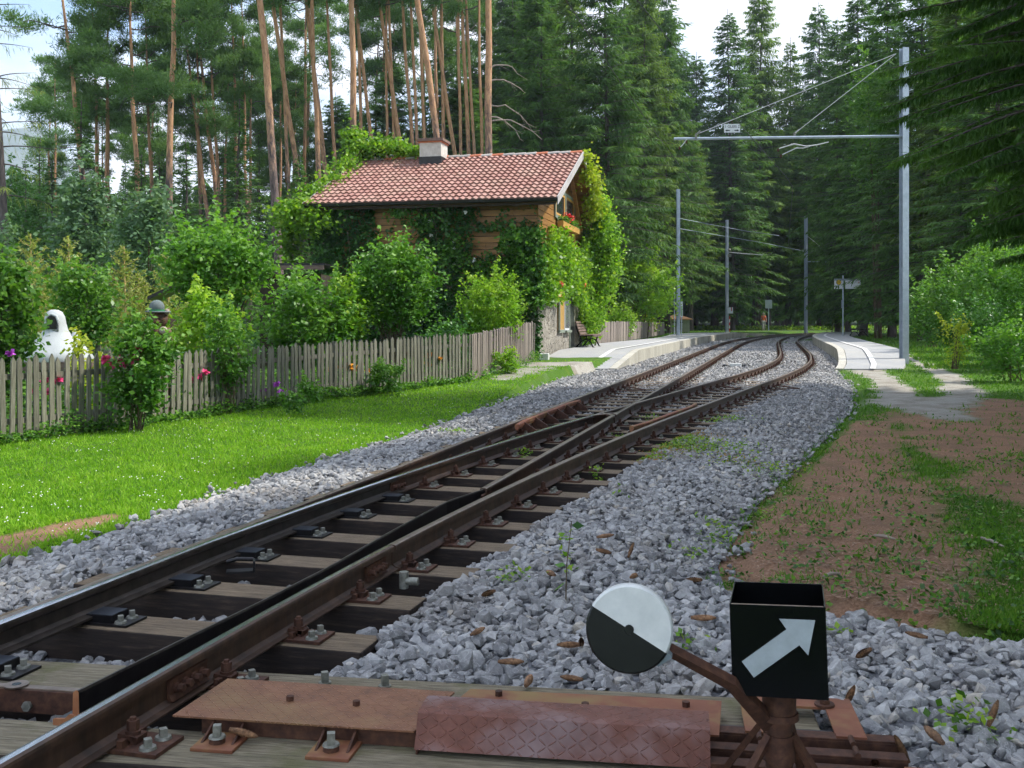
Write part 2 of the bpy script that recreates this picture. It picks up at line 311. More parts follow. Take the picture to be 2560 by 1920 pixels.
def zones(x,y):
    """weights of grass, reddish dirt and pale gravel"""
    n=vn(x,y,1.6,0); n2=vn(x,y,5.,11)
    gr=1-sstep(.75,1.25,seg_d(x,y,P1,[.5,.34,.4,.65,.3])+.38*n+.3*n2)
    gr=np.maximum(gr,1-sstep(.75,1.2,seg_d(x,y,P2,[.3,.3,.3,.32,.42,.5])+.35*n+.3*n2))
    gr=np.maximum(gr,1-sstep(.8,1.15,seg_d(x,y,[(.7,28.8),(2.9,28.9)],[.9,.7])+.25*n))
    gr=np.maximum(gr,.8*(1-sstep(.6,1.1,seg_d(x,y,[(.6,27),(-.3,24)],[.6,.3])+.3*n+.3*n2)))
    d=1-sstep(.8,1.2,seg_d(x,y,[(8.2,18.6),(7.2,14.5),(5.9,11),(5.3,8),(5.6,4)],[1.3,1.9,1.45,1.4,1.5])+.2*n+.15*n2)
    d=np.maximum(d,1-sstep(.7,1.3,seg_d(x,y,[(1.6,5.7),(2.15,7.0),(2.9,9.0),(3.9,11.5),(5.2,15)],[.65,.9,.65,.45,.3])+.3*n+.25*n2))
    d=np.maximum(d,1-sstep(.7,1.3,seg_d(x,y,[(-4.6,5.6),(-3.7,7.0),(-3.2,8.3)],[.9,.42,.12])+.3*n+.3*n2))
    fo=sstep(98,104,y+2*n)
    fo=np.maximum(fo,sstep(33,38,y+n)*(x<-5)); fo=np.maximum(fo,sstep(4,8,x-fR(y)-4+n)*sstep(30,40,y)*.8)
    return gr,d*(1-gr),fo
# ---------------------------------------------------------------- ground sheet
def gridmesh(xs,ys,zf,name,mats,attrs=None):
    X,Y=np.meshgrid(xs,ys); Z=zf(X,Y); nx,ny=len(xs),len(ys)
    m=MB(); i=(np.arange(ny-1)[:,None]*nx+np.arange(nx-1)[None]).ravel()
    m.add(np.stack([X,Y,Z],-1),np.stack([i,i+1,i+nx+1,i+nx],1),0,None,True); o=m.build(name,mats)
    for k,a in (attrs or {}).items():
        at_=o.data.attributes.new(k,'FLOAT','POINT'); at_.data.foreach_set('value',a.astype(np.float32).ravel())
    return o
xs=np.concatenate([-np.geomspace(900,16,26),np.arange(-15,17.01,.12),np.geomspace(18,900,30)])
ys=np.concatenate([[-60,-20,-5],np.arange(-1,34,.12),np.arange(34.3,60,.4),np.arange(61,130,1.5),np.geomspace(135,900,20)])
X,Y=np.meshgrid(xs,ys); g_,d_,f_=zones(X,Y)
gm,nt,N,L,b=newmat('ground_soil')
def attr(nm): a=N.new('ShaderNodeAttribute'); a.attribute_name=nm; return a.outputs['Fac']
v=coords(nt); nf=noise(nt,v,60,6,.7); nm_=noise(nt,v,2.2,5,.6); nb=noise(nt,v,300,3,.6)
cg=ramp(nt,nf,[(.3,(.035,.085,.01)),(.7,(.09,.19,.02))]); cg=mix(nt,ramp(nt,nm_,[(.5,(0,0,0)),(.72,(.6,.6,.6))]),cg,(.14,.17,.03))
cd=ramp(nt,nf,[(.25,(.13,.07,.042)),(.5,(.31,.175,.105)),(.75,(.48,.31,.2))]); cd=mix(nt,ramp(nt,nm_,[(.42,(0,0,0)),(.66,(.6,.6,.6))]),cd,(.17,.11,.07)); cp=ramp(nt,nb,[(.3,(.24,.225,.19)),(.7,(.44,.42,.37))]); cp=mix(nt,ramp(nt,nm_,[(.45,(0,0,0)),(.65,(.7,.7,.7))]),cp,(.2,.17,.13))
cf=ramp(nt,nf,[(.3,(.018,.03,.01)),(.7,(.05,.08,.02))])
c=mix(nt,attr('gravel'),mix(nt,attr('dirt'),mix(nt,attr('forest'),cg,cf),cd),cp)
L.new(c,b.inputs['Base Color']); b.inputs['Roughness'].default_value=.95; b.inputs['Specular IOR Level'].default_value=.2; bump(nt,b,nf,.8,.02)
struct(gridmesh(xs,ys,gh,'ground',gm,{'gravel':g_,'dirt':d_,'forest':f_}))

# ballast bed and its stones
bedm=noisemat('ballast_bed',[(.3,(.05,.05,.055)),(.5,(.16,.165,.175)),(.7,(.3,.3,.31))],26,.9,bmp=1.,bd=.03,detail=4,scale2=3,stops2=(.55,.75,(.15,.13,.11)))
m=MB(); ysb=np.concatenate([np.arange(1.6,30,.15),np.arange(30,97,.6)]); t=np.linspace(0,1,46); YY=np.repeat(ysb[:,None],46,1)
a0=np.maximum(bl(ysb)-.1,-6); a1=br(ysb)+.1; XX=a0[:,None]+(a1-a0)[:,None]*t[None]
i=(np.arange(len(ysb)-1)[:,None]*46+np.arange(45)[None]).ravel()
m.add(np.stack([XX,YY,bh(XX,YY)-.015],-1),np.stack([i,i+1,i+47,i+46],1),0,None,True); struct(m.build('ballast_bed',bedm))

def hulls(n,pts,seed):
    import bmesh
    out=[]; g=R_(seed)
    for _ in range(n):
        bm=bmesh.new(); q=unit(g.normal(size=(pts,3)))*g.uniform(.8,1.1,(pts,1))*[1,.8,.62]
        for p in q: bm.verts.new(p)
        bmesh.ops.convex_hull(bm,input=bm.verts); bmesh.ops.delete(bm,geom=[v for v in bm.verts if not v.link_faces],context='VERTS')
        bmesh.ops.triangulate(bm,faces=bm.faces); bm.verts.index_update()
        out.append((np.array([v.co for v in bm.verts]),np.array([[v.index for v in f.verts] for f in bm.faces]))); bm.free()
    return out
def scatter_solid(m,variants,P,S,rng,rnd,flat=.6,zr=True):
    n=len(P); k=rng.integers(0,len(variants),n)
    a,b_,c_=rng.uniform(0,6.28,n),rng.normal(0,.5,n),rng.normal(0,.5,n)
    ca,sa,cb,sb,cc,sc_=np.cos(a),np.sin(a),np.cos(b_),np.sin(b_),np.cos(c_),np.sin(c_)
    Rm=np.stack([np.stack([ca*cb,ca*sb*sc_-sa*cc,ca*sb*cc+sa*sc_],-1),np.stack([sa*cb,sa*sb*sc_+ca*cc,sa*sb*cc-ca*sc_],-1),np.stack([-sb,cb*sc_,cb*cc],-1)],1)
    for j,(V,Fc) in enumerate(variants):
        w=np.where(k==j)[0]
        if not len(w): continue
        VV=np.einsum('nij,vj->nvi',Rm[w],V)*S[w][:,None,None]+P[w][:,None]
        FF=Fc[None]+(np.arange(len(w))*len(V))[:,None,None]
        m.add(VV,FF.reshape(-1,3),0,np.repeat(rnd[w],len(V)))
# sleepers first, so the stones keep off them
SLEEP=[]          # (x0,y0,x1,y1, kinds) ends on the left and the right
def cross(px,py,ang,f):
    y=py
    for _ in range(12):
        t=(px-f(y))/math.cos(ang); y=py+t*math.sin(ang)
    return float(f(y)),float(y),t
for n in range(0,23):
    y=3.46+.655*n+(.11 if n==0 else .05 if n==1 else 0); x=float(fR(y)); an=math.atan((slope(fR,y)+slope(fL,y))/2)
    if n<2: an=math.radians(8.5)
    xl,yl,tl=cross(x,y,an,fL); ca,sa=math.cos(an),math.sin(an)
    e0=.47; e1=.45 if n>1 else (2.35 if n==1 else 3.0)
    if n>1: e0+=.03*math.sin(n*2.3); e1+=.05*math.sin(n*1.7)
    r=[(x,y)]
    for f in ((fL,) if y<5.0 else (fL,fB) if y>13.9 else (fL,fB)):
        qx,qy,_=cross(x,y,an,f)
        if f is fB and abs(qx-fL(qy))<.2: continue
        r.append((qx,qy))
    qx,qy,_=cross(x,y,an,fC)
    if abs(qx-fR(qy))>.22 and all(abs(qx-a)>.2 for a,_ in r): r.append((qx,qy))
    SLEEP.append(dict(n=n,a=(xl-e0*ca,yl+e0*sa),b=(x+e1*ca,y-e1*sa),an=an,pts=r,kind='switch',z=-.153,w=.25 if n>1 else .29))
for tr,(f,g) in enumerate(((fL,fC),(fB,fR))):
    k=0; y=18.35+(.2 if tr else 0)
    while y<62:
        xm=float((f(y)+g(y))/2); an=math.atan(slope(f,y)); ca,sa=math.cos(an),math.sin(an); h=.93
        SLEEP.append(dict(n=k,a=(xm-h*ca,y+h*sa),b=(xm+h*ca,y-h*sa),an=an,pts=[cross(xm,y,an,f)[:2],cross(xm,y,an,g)[:2]],kind='left' if tr==0 else 'right',z=-.153-(.022 if y>(26 if tr==0 else 24.5) else 0),w=.24))
        y+=.655*ca*(1 if y<30 else 1); k+=1
def on_sleeper(P,mar=.0):
    hit=np.zeros(len(P),bool)
    for s in SLEEP:
        if s['z']<-.16: continue
        cx,cy=(s['a'][0]+s['b'][0])/2,(s['a'][1]+s['b'][1])/2; hl=math.hypot(s['a'][0]-s['b'][0],s['a'][1]-s['b'][1])/2
        dx,dy=P[:,0]-cx,P[:,1]-cy; ca,sa=math.cos(s['an']),math.sin(s['an'])
        u=dx*ca-dy*sa; v=dx*sa+dy*ca
        hit|=(np.abs(u)<hl+mar)&(np.abs(v)<s['w']/2+mar)
    return hit
rng=R_(11); m=MB(); V1=hulls(14,15,3); V2=hulls(8,8,4)
def stones(y0,y1,dens,smin,smax,var,sink=.15):
    h=.5; yy=np.arange(y0,y1,h)
    for ya in yy:
        x0=max(float(bl(ya))-.25,-5); x1=min(float(br(ya))+.3,5.2 if ya<6 else 99); lo,hi=-(ya+1)*.56-.3,(ya+1)*.56+.3
        x0=max(x0,lo); x1=min(x1,hi)
        n=int(dens*(x1-x0)*h)
        if n<=0: continue
        P=np.stack([rng.uniform(x0,x1,n),rng.uniform(ya,ya+h,n),np.zeros(n)],1); S=np.exp(rng.normal(math.log((smin*smax)**.5),.33,n)).clip(smin,smax)/2
        ed=np.minimum(P[:,0]-bl(P[:,1]),br(P[:,1])-P[:,0])+.14*vn(P[:,0],P[:,1],4.,2); keep=(ed>0)|(rng.uniform(size=n)<.12*(ed>-.2)); P=P[keep]; S=S[keep]
        ho=on_sleeper(P,.018)&(rng.uniform(size=len(P))>.012*(P[:,1]>9))
        for f in (fL,fR,fB,fC):
            if f in (fC,) : yl=3.6
            else: yl=0
            ho|=(np.abs(P[:,0]-f(P[:,1]))<.075+S)&(P[:,1]>yl)
        # keep the timbers and plates of the point machine clear
        ho|=(P[:,1]<4.0)&(P[:,0]<1.25)&(P[:,0]>-1.6)&(P[:,1]<4.05-.15*(P[:,0]+.6))
        P=P[~ho]; S=S[~ho]
        P[:,2]=bh(P[:,0],P[:,1])+S*rng.uniform(-.35,.75,len(P))*.7-S*sink
        scatter_solid(m,var,P,S*1.15,rng,(rng.beta(2.2,2.2,len(P))+.08*vn(P[:,0],P[:,1],1.)).clip(0,1))
stones(2.2,7,860,.026,.1,V1); stones(7,13,700,.03,.09,V1); stones(13,30,380,.04,.09,V2); stones(30,60,110,.07,.12,V2); stones(60,96,45,.09,.16,V2)
P=np.array([[x,y,bh(x,y)+.035] for x,y in [at(965,1280,-.13),at(1010,1425,-.13),at(790,1315,-.13),at(1310,1300,-.1),at(1850,1315,-.1),at(2150,1515,-.13),at(1820,1520,-.13),at(1625,1455,-.13)]])
scatter_solid(m,V1,P,np.full(len(P),.062),rng,np.full(len(P),.5))
stuff(m.build('ballast_stones',stonem),'grey crushed stone heaped along and between the rails','ballast')

# ---------------------------------------------------------------- rails
RAIL=[(-.011,0),(.011,0),(.0255,-.004),(.029,-.012),(.028,-.032),(.0085,-.043),(.0075,-.07),(.0095,-.112),(.03,-.126),(.055,-.131),(.055,-.138),(-.055,-.138),(-.055,-.131),(-.03,-.126),(-.0095,-.112),(-.0075,-.07),(-.0085,-.043),(-.028,-.032),(-.029,-.012),(-.0255,-.004)]
BLADE=[(-.008,0),(.012,0),(.024,-.005),(.027,-.014),(.026,-.034),(.009,-.045),(.009,-.10),(.03,-.112),(.075,-.118),(.075,-.13),(-.03,-.13),(-.03,-.118),(-.012,-.1),(-.012,-.045),(-.02,-.034),(-.02,-.012)]
TONG=[(.0,-.004),(.008,-.004),(.012,-.012),(.014,-.1),(.014,-.13),(-.085,-.13),(-.085,-.112),(-.03,-.106),(-.014,-.09),(-.012,-.012)]
def rpath(f,y0,y1,z=0):
    yy=np.unique(np.concatenate([np.arange(y0,min(y1,30),.4),np.arange(max(30,y0),y1,.8),[y1]])) if y1>y0+.5 else np.array([y0,(y0+y1)/2,y1])
    return np.stack([f(yy),yy,np.full(len(yy),z)],1)
def rail(f,y0,y1,label,top,prof=RAIL,side=rust_rail,z=0,name='rail',tops={0}):
    m=MB(); sweep(m,prof,rpath(f,y0,y1,z),0,tops,1,smooth=False); o=m.build(name,[side,top]); return tag(o,label,'rail',None)
topR={0,19,1}
rail(fR,2.2,5.98,'nearest brown rail with bright inner edge at the lower left corner',steel_top,tops={0,19})
rail(fR,6.0,21.0,'outermost rail on the right through the points, worn brown top',steel_brown,tops={0,19,1})
rail(fR,21.02,100,'right-hand rail of the right track bending beside the right platform',steel_brown,tops=topR)
rail(fL,3.2,20.5,'outermost rail on the left side of the points next to the lawn',steel_brown,tops=topR)
rail(fL,20.52,100,'left-hand rail of the left track along the station platform',steel_brown,tops=topR)
rail(fB,8.6,14.35,'polished rail running from the left blade to the crossing',steel_top,tops={0,1,19})
rail(fB,14.2,100,'left-hand rail of the right track beyond the crossing',steel_brown,tops=topR)
rail(fC,8.0,13.75,'brown rail running from the right blade to the crossing',steel_brown,tops=topR)
rail(fC,14.2,100,'right-hand rail of the left track beyond the crossing',steel_brown,tops=topR)
# switch blades
yy=np.linspace(3.3,8.6,22); xb=np.maximum(fB(yy),fL(yy)+.034+.0*yy); m=MB(); sweep(m,BLADE,np.stack([xb,yy,np.full(22,.002)],1),0,{0,1,15},1)
bl_=tag(m.build('tongue_rail',[blade_steel,steel_top]),'dark switch blade with polished top lying against the left stock rail','tongue rail',None)
cy=np.array([3.66,4.18,4.74,5.49,6.2,6.88,7.5,8.0]); cx=np.array([-1.53,-1.37,-1.19,-.97,-.80,-.63,-.46,-.3]); cx[-1]=float(fC(8.0)); yy=np.linspace(3.66,8.0,24)
m=MB(); PP=np.stack([np.interp(yy,cy,cx),yy,np.full(24,-.002)],1)
P0=[(p[0]*(1) ,p[1]) for p in TONG]; P1_=BLADE
sweep(m,TONG,PP,0,{0,1},1); tg=tag(m.build('tongue_rail',[dark_steel,blade_steel]),'dark open switch blade with cut orange end beside the nearest rail','tongue rail',None)
m=MB(); p=PP[0]; d=PP[1]-PP[0]; d/=np.linalg.norm(d); nn=np.array([d[1],-d[0],0]); c0=np.array([p[0],p[1],0])-d*.004
m.add([c0+nn*a*1.0+np.array([0,0,h]) for a,h in TONG],[list(range(len(TONG)))]); m.add([c0-d*.012+nn*a+np.array([0,0,h]) for a,h in [(-.087,-.131),(.016,-.131),(.016,-.088),(-.02,-.088),(-.04,-.105),(-.087,-.11)]]+[c0+nn*a+np.array([0,0,h]) for a,h in [(-.087,-.131),(.016,-.131),(.016,-.088),(-.02,-.088),(-.04,-.105),(-.087,-.11)]],[[0,1,7,6],[1,2,8,7],[2,3,9,8],[3,4,10,9],[4,5,11,10],[5,0,6,11]]); m.add([c0-d*.012+nn*a+np.array([0,0,h]) for a,h in [(-.087,-.131),(.016,-.131),(.016,-.088),(-.02,-.088),(-.04,-.105),(-.087,-.11)]],[[0,1,2,3,4,5]])
m.build('cut_end',rust_orange,tg)
# frog wings and nose, check rails
def wing(off0,fa,fb,sgn,label):
    yy=np.linspace(13.75,15.75,12); x=np.where(yy<14.15,fa(yy),fb(yy)+sgn*np.interp(yy,[14.15,14.7,15.3,15.75],[.0,.06,.065,.12])); x[:3]=fa(yy[:3]); x=np.interp(yy,yy[[0,2,4,7,11]],x[[0,2,4,7,11]])
    m=MB(); sweep(m,RAIL,np.stack([x,yy,np.zeros(12)],1),0,{0,1,19},1); return tag(m.build('wing_rail',[rust_rail,steel_brown]),label,'wing rail')
wing(0,fC,fB,.06,'bent wing rail on the right of the crossing nose')
wing(0,fB,fC,-.06,'bent wing rail on the left of the crossing nose')
def check(f,y0,y1,off,label):
    yy=np.linspace(y0,y1,14); fl=.05*np.maximum(0,np.abs(np.linspace(-1,1,14))-.7)/.3
    x=offs(np.interp(YS,YS,f(YS)),off); x=np.interp(yy,YS,x)+np.sign(off)*fl; t=thing('check_rail',label,'check rail')
    m=MB(); sweep(m,[(-.02,.012),(.02,.012),(.028,.004),(.028,-.03),(.012,-.045),(.012,-.06),(-.012,-.06),(-.028,-.03),(-.028,.004)],np.stack([x,yy,np.zeros(14)],1),0,{0},1); m.build('bar',[rust_plate,rust_plate],t)
    for yk in np.arange(y0+.4,y1-.1,.655):
        xk=float(np.interp(yk,yy,x)); s=np.sign(off); an=-math.atan(slope(f,yk)); q=MB()
        prism(q,[(0,-.02),(0,-.14),(.2*s,-.14),(.19*s,-.1),(.03*s,.0)],'y',-.014,.014,fn=lambda P:P@rotm(an).T+np.array([xk,yk,0])); cyl(q,(xk,yk+.07,-.05),(xk+.06*s,yk+.07-.015*s,-.05),.028,n=6); q.build('bracket',rust,t)
check(fL,12.7,16.6,.1,'rust-brown check rail with angled brackets beside the left outer rail')
check(fR,12.5,15.9,-.1,'orange-brown check rail inside the right outer rail')

# ---------------------------------------------------------------- sleepers with their fastenings
def hexbolt(m,x,y,z,r=.017,h=.035,wash=.03,mi=0,sq=True):
    cyl(m,(x,y,z),(x,y,z+.009),wash,wash*.9,10,mi); cyl(m,(x,y,z+.009),(x,y,z+h),r,r,4 if sq else 6,mi,False)
def fast_meshes(side):
    """plate with clip and nut on the outer (right) side; two bolts as their own mesh; x across the rail"""
    p=MB(); box(p,(.035,0,-.1455),(.37,.17,.013)); 
    for s in (1,-1):
        box(p,(s*.073,-.055,-.128),(.022,.03,.028)); box(p,(s*.073,.055,-.128),(.022,.03,.028))
        box(p,(s*.075,0,-.118),(.075,.06,.016),ry=s*.12); box(p,(s*.098,0,-.128),(.022,.06,.03))
        cyl(p,(s*.078,0,-.115),(s*.078,0,-.1),.027,.027,10); cyl(p,(s*.078,0,-.1),(s*.078,0,-.066),.021,.021,6,smooth=False); cyl(p,(s*.078,0,-.066),(s*.078,0,-.056),.012,.011,8)
    b1=MB(); hexbolt(b1,.165,-.045,-.139); b2=MB(); hexbolt(b2,.165,.045,-.139); b3=MB(); hexbolt(b3,-.125,0,-.139)
    return p,b1,b2,b3
p,b1,b2,b3=fast_meshes(1)
FM=p.mesh('rail_fastening',rust); BM=[q.mesh('bolt',bolt_zinc) for q in (b1,b2,b3)]
fm=MB(); p,b1,b2,b3=fast_meshes(1)
for q,mi in ((p,0),(b1,1),(b2,1),(b3,1)):
    for vv,ff in zip(q.v,q.f): pass
def merge(ms):
    o=MB()
    for q,mi in ms:
        o.v+=q.v; o.f+=[f+o.n for f in q.f]; o.n+=q.n; o.mi+=[np.full(len(f),mi,np.int32) for f in q.f]; o.sm+=q.sm; o.a+=q.a
    return o
FFAR=merge([(p,0),(b1,1),(b2,1),(b3,1)]).mesh('rail_fastening',[rust,bolt_zinc])
sp=MB(); box(sp,(.06,0,-.1475),(.40,.17,.011)); box(sp,(.1,0,-.125),(.14,.13,.034)); SM=sp.mesh('slide_plate',dark_steel)
st_=MB(); box(st_,(.1,0,-.1065),(.135,.125,.003)); STM=st_.mesh('slide_surface',slide_top)
sb=[]; 
for yb in (-.045,.045):
    q=MB(); hexbolt(q,.205,yb,-.142); sb.append(q.mesh('bolt',bolt_zinc))
def inst(me,name,parent,loc,rz):
    o=bpy.data.objects.new(name,me); col.objects.link(o); o.parent=parent; o.location=loc; o.rotation_euler=(0,0,rz); return o
STD={}
for s in SLEEP:
    a,b_=np.array(s['a']),np.array(s['b']); Ln=float(np.linalg.norm(b_-a)); c=(a+b_)/2; z=s['z']; near=s['kind']=='switch'; n=s['n']
    if near:
        lab=('mossy long timber at the bottom edge carrying the point machine plates' if n==0 else 'long weathered timber under the back edge of the chequered steel plates' if n==1 else
             'weathered switch timber, %s beyond the chequered steel plates'%ordn(n-1))
        grp='timbers under the points'
    else:
        lab='%s sleeper of the %s track beyond the points'%(ordn(n+1),s['kind']); grp='sleepers of the %s track'%s['kind']
    t=thing('sleeper',lab,'sleeper',(c[0],c[1],z),-s['an'],grp)
    key=None if near else 'std'
    if key in STD: o=bpy.data.objects.new('timber',STD[key]); col.objects.link(o); o.parent=t
    else:
        m=MB(); box(m,(0,0,-.085),(Ln,s['w'],.17)); 
        o=m.build('timber',[timber_moss if n<2 and near else timber,timber_side],t,bevel=.008)
        mi=np.array([1,0,1,1,1,1],dtype=np.int32); o.data.polygons.foreach_set('material_index',mi)
        if key: STD[key]=o.data
    if key and not o.modifiers: pass
    for (px,py) in s['pts']:
        ca,sa=math.cos(s['an']),math.sin(s['an']); u=(px-c[0])*ca-(py-c[1])*sa
        slide=near and n>=1 and n<=7 and abs(px-fL(py))<.02
        rel=-math.atan(slope(fL,py))+s['an'] if near else 0
        if slide:
            off=float(fB(py)-fL(py)) if py>5.2 else .04
            off=max(off,.04)
            o=inst(SM,'slide_plate',t,(u+off,0,.153),rel); inst(STM,'slide_surface',o,(0,0,0),0)
            for q in sb: inst(q,'bolt',o,(0,0,0),0)
            continue
        if near and n<14:
            o=inst(FM,'rail_fastening',t,(u,0,.153),rel)
            for q in BM: inst(q,'bolt',o,(0,0,0),0)
        else: inst(FFAR,'rail_fastening',t,(u,0,-z),rel)

# fishplates (joints)
def fish(f,y,side,label):
    x=float(f(y)); t=thing('rail_joint',label,'rail joint',(x,y,0),-math.atan(slope(f,y)))
    for s in (1,-1):
        m=MB(); prism(m,[(s*.010,-.036),(s*.026,-.042),(s*.022,-.06),(s*.022,-.1),(s*.036,-.12),(s*.012,-.116)],'y',-.13,.13); m.build('fishplate',rust,t)
    for k in (-.085,-.03,.03,.085):
        m=MB(); cyl(m,(.02,k,-.08),(.034,k,-.08),.02,.02,10); cyl(m,(.034,k,-.08),(.056,k,-.08),.016,.016,6,smooth=False); m.build('bolt',rust,t)
fish(fR,3.99,1,'bolted joint plate on the nearest rail beside the chequered plate'); fish(fR,5.75,1,'small bolts through the nearest rail, behind the pale wheel nut')
fish(fB,8.62,1,'joint plate where the left switch blade ends'); fish(fC,8.02,1,'joint plate where the right switch blade ends')
fish(fL,20.5,1,'joint plate on the left track beside the platform ramp'); fish(fR,21.,1,'joint plate on the outer right rail with bond cable'); fish(fB,20.8,1,'joint plate on the inner rail of the right track')
for f,y in ((fL,20.9),(fR,21.3),(fB,21.1),(fC,20.6)):
    q=rpath(f,y-.6,y+.6,-.12)[:,:]; k=len(q); m=MB(); tube(m,[(q[0][0]+.07,q[0][1],-.09),(q[0][0]+.22,q[0][1]+.3,-.13),(q[-1][0]+.5,q[-1][1]-.5,-.13),(q[-1][0]+.1,q[-1][1]-.1,-.09)],.012,6)
    tag(m.build('bond_cable',rust),{fL:'thin cable looped beside the left outer rail joint',fR:'thin cable looped beside the right outer rail joint',fB:'thin cable between the rails of the right track',fC:'thin cable right of the left track'}[f],'cable')

# ---------------------------------------------------------------- point machine in the foreground
A9=math.radians(-8.8)
def chequer(name,base,wornc,density=26,rot=.0):
    m,nt,N,L,b=newmat(name); tc=N.new('ShaderNodeTexCoord'); mp=N.new('ShaderNodeMapping'); mp.inputs['Scale'].default_value=(density,density,density); mp.inputs['Rotation'].default_value=(0,0,rot)
    L.new(tc.outputs['Object'],mp.inputs[0]); sx=N.new('ShaderNodeSeparateXYZ'); L.new(mp.outputs[0],sx.inputs[0])
    def M(op,a,b_=None,c_=None):
        n=N.new('ShaderNodeMath'); n.operation=op
        for s,v in zip(n.inputs,(a,b_,c_)):
            if v is None: continue
            if hasattr(v,'links'): L.new(v,s)
            else: s.default_value=v
        return n.outputs[0]
    x,y=sx.outputs[0],M('ADD',sx.outputs[1],sx.outputs[2])
    ix=M('FLOOR',x); iy=M('FLOOR',y); par=M('MODULO',M('ABSOLUTE',M('ADD',ix,iy)),2.)
    fx=M('SUBTRACT',M('FRACT',x),.5); fy=M('SUBTRACT',M('FRACT',y),.5)
    s=M('SUBTRACT',M('MULTIPLY',par,2.),1.)
    u=M('ADD',fx,M('MULTIPLY',fy,s)); w=M('SUBTRACT',fx,M('MULTIPLY',fy,s))
    d=M('ADD',M('POWER',M('MULTIPLY',u,1.3),2.),M('POWER',M('MULTIPLY',w,7.5),2.))
    h=M('SUBTRACT',1.,M('MINIMUM',d,1.)); h=M('POWER',h,.5)
    v=coords(nt); f=noise(nt,v,9,8,.7); f2=noise(nt,v,2.2,4,.6)
    c=ramp(nt,f,base); c=mix(nt,ramp(nt,f2,[(.5,(0,0,0)),(.7,(.8,.8,.8))]),c,wornc)
    c=mix(nt,M('MULTIPLY',h,.55),c,tuple(min(1,k*1.5) for k in base[-1][1]))  # highlight on the raised bars mixed into the colour
    L.new(c,b.inputs['Base Color']); b.inputs['Roughness'].default_value=.6; b.inputs['Metallic'].default_value=.15
    bump(nt,b,M('ADD',h,M('MULTIPLY',f,.25)),1.,.008); return m
cheq=chequer('chequered_rust_plate',[(.25,(.12,.055,.03)),(.5,(.24,.105,.052)),(.8,(.34,.17,.09))],(.24,.15,.06),40,.2)
cheq2=chequer('chequered_worn_plate',[(.25,(.09,.035,.025)),(.5,(.17,.062,.04)),(.8,(.26,.11,.08))],(.26,.22,.23),30,.1)
def quadprism(m,P,z0,z1,mi=0): prism(m,P,'z',z0,z1,mi)
PA=[at(431*.8641,1788*.8641,-.088),at(1035*.8641,1828*.8641,-.088),at(1137*.8641,1729*.8641,-.088),at(569*.8641,1696*.8641,-.088)]
t=thing('cover_plate','flat orange-rusty chequered steel plate bolted beside the nearest rail','steel plate',(-.75,3.7,0))
def sub(P): return [(a+.75,b_-3.7) for a,b_ in P]
m=MB(); quadprism(m,sub(PA),-.094,-.088); m.build('plate',cheq,t,bevel=.0015)
m=MB(); f0,f1=np.array(PA[0]),np.array(PA[1]); dv=(f1-f0)/np.linalg.norm(f1-f0); nv=np.array([-dv[1],dv[0]]); g0=f0+nv*.02+dv*.1
quadprism(m,sub([tuple(g0),tuple(f1+nv*.02),tuple(f1+nv*.032),tuple(g0+nv*.012)]),-.151,-.0945); m.build('skirt',rust,t)
for q in ((780,1749),(1285-392,1762)): pass
for sx_,sy_ in ((725,1749),(891,1761)):
    x,y=at(sx_*.8641,sy_*.8641,-.085); m=MB(); cyl(m,(x+.75,y-3.7,-.0885),(x+.75,y-3.7,-.071),.014,.014,6,smooth=False); m.build('bolt',rust,t)
for fr in (.235,.70):
    q=f0+dv*(.87*fr)-nv*.0; an=math.atan2(dv[1],dv[0])
    t2=thing('foot_bracket','rusty gusseted foot bracket with zinc bolt, %s under the flat plate'%('left one' if fr<.5 else 'right one'),'bracket',(q[0],q[1],0),an,'brackets holding the flat plate')
    m=MB(); box(m,(0,-.055,-.147),(.15,.15,.012)); m.build('base',rust_plate,t2,bevel=.002)
    for s in (-.055,.055):
        m=MB(); prism(m,[(.018,-.141),(.018,-.098),(-.085,-.141)],'x',s-.004,s+.004); m.build('gusset',rust,t2)
    m=MB(); cyl(m,(-.005,-.07,-.141),(-.005,-.07,-.124),.028,.026,12); cyl(m,(-.005,-.07,-.124),(-.005,-.07,-.118),.03,.027,12,1); box(m,(-.005,-.07,-.1),(.026,.026,.036),rz=.3,mi=1); m.build('bolt',[rust,bolt_zinc],t2)
# domed cover
t=thing('cover_box','raised dark red chequered cover with sloping front at the bottom edge','steel cover',(.17,3.5,0),A9)
m=MB(); W=.485
prof=[(.13,-.1),(.105,-.035),(.085,-.028),(-.03,-.028),(-.052,-.036),(-.105,-.135),(-.109,-.135),(-.056,-.031),(-.032,-.024),(.088,-.024),(.109,-.031),(.134,-.1)]
prism(m,prof,'x',-W,W); m.build('cover',cheq2,t,bevel=.0015)
m=MB(); prism(m,[(.13,-.1),(.105,-.035),(-.05,-.035),(-.103,-.135),(-.103,-.152),(.13,-.152)],'x',W-.01,W-.004); prism(m,[(.13,-.1),(.105,-.035),(-.05,-.035),(-.103,-.135),(-.103,-.152),(.13,-.152)],'x',-W+.004,-W+.01); m.build('end_panel',rust,t)
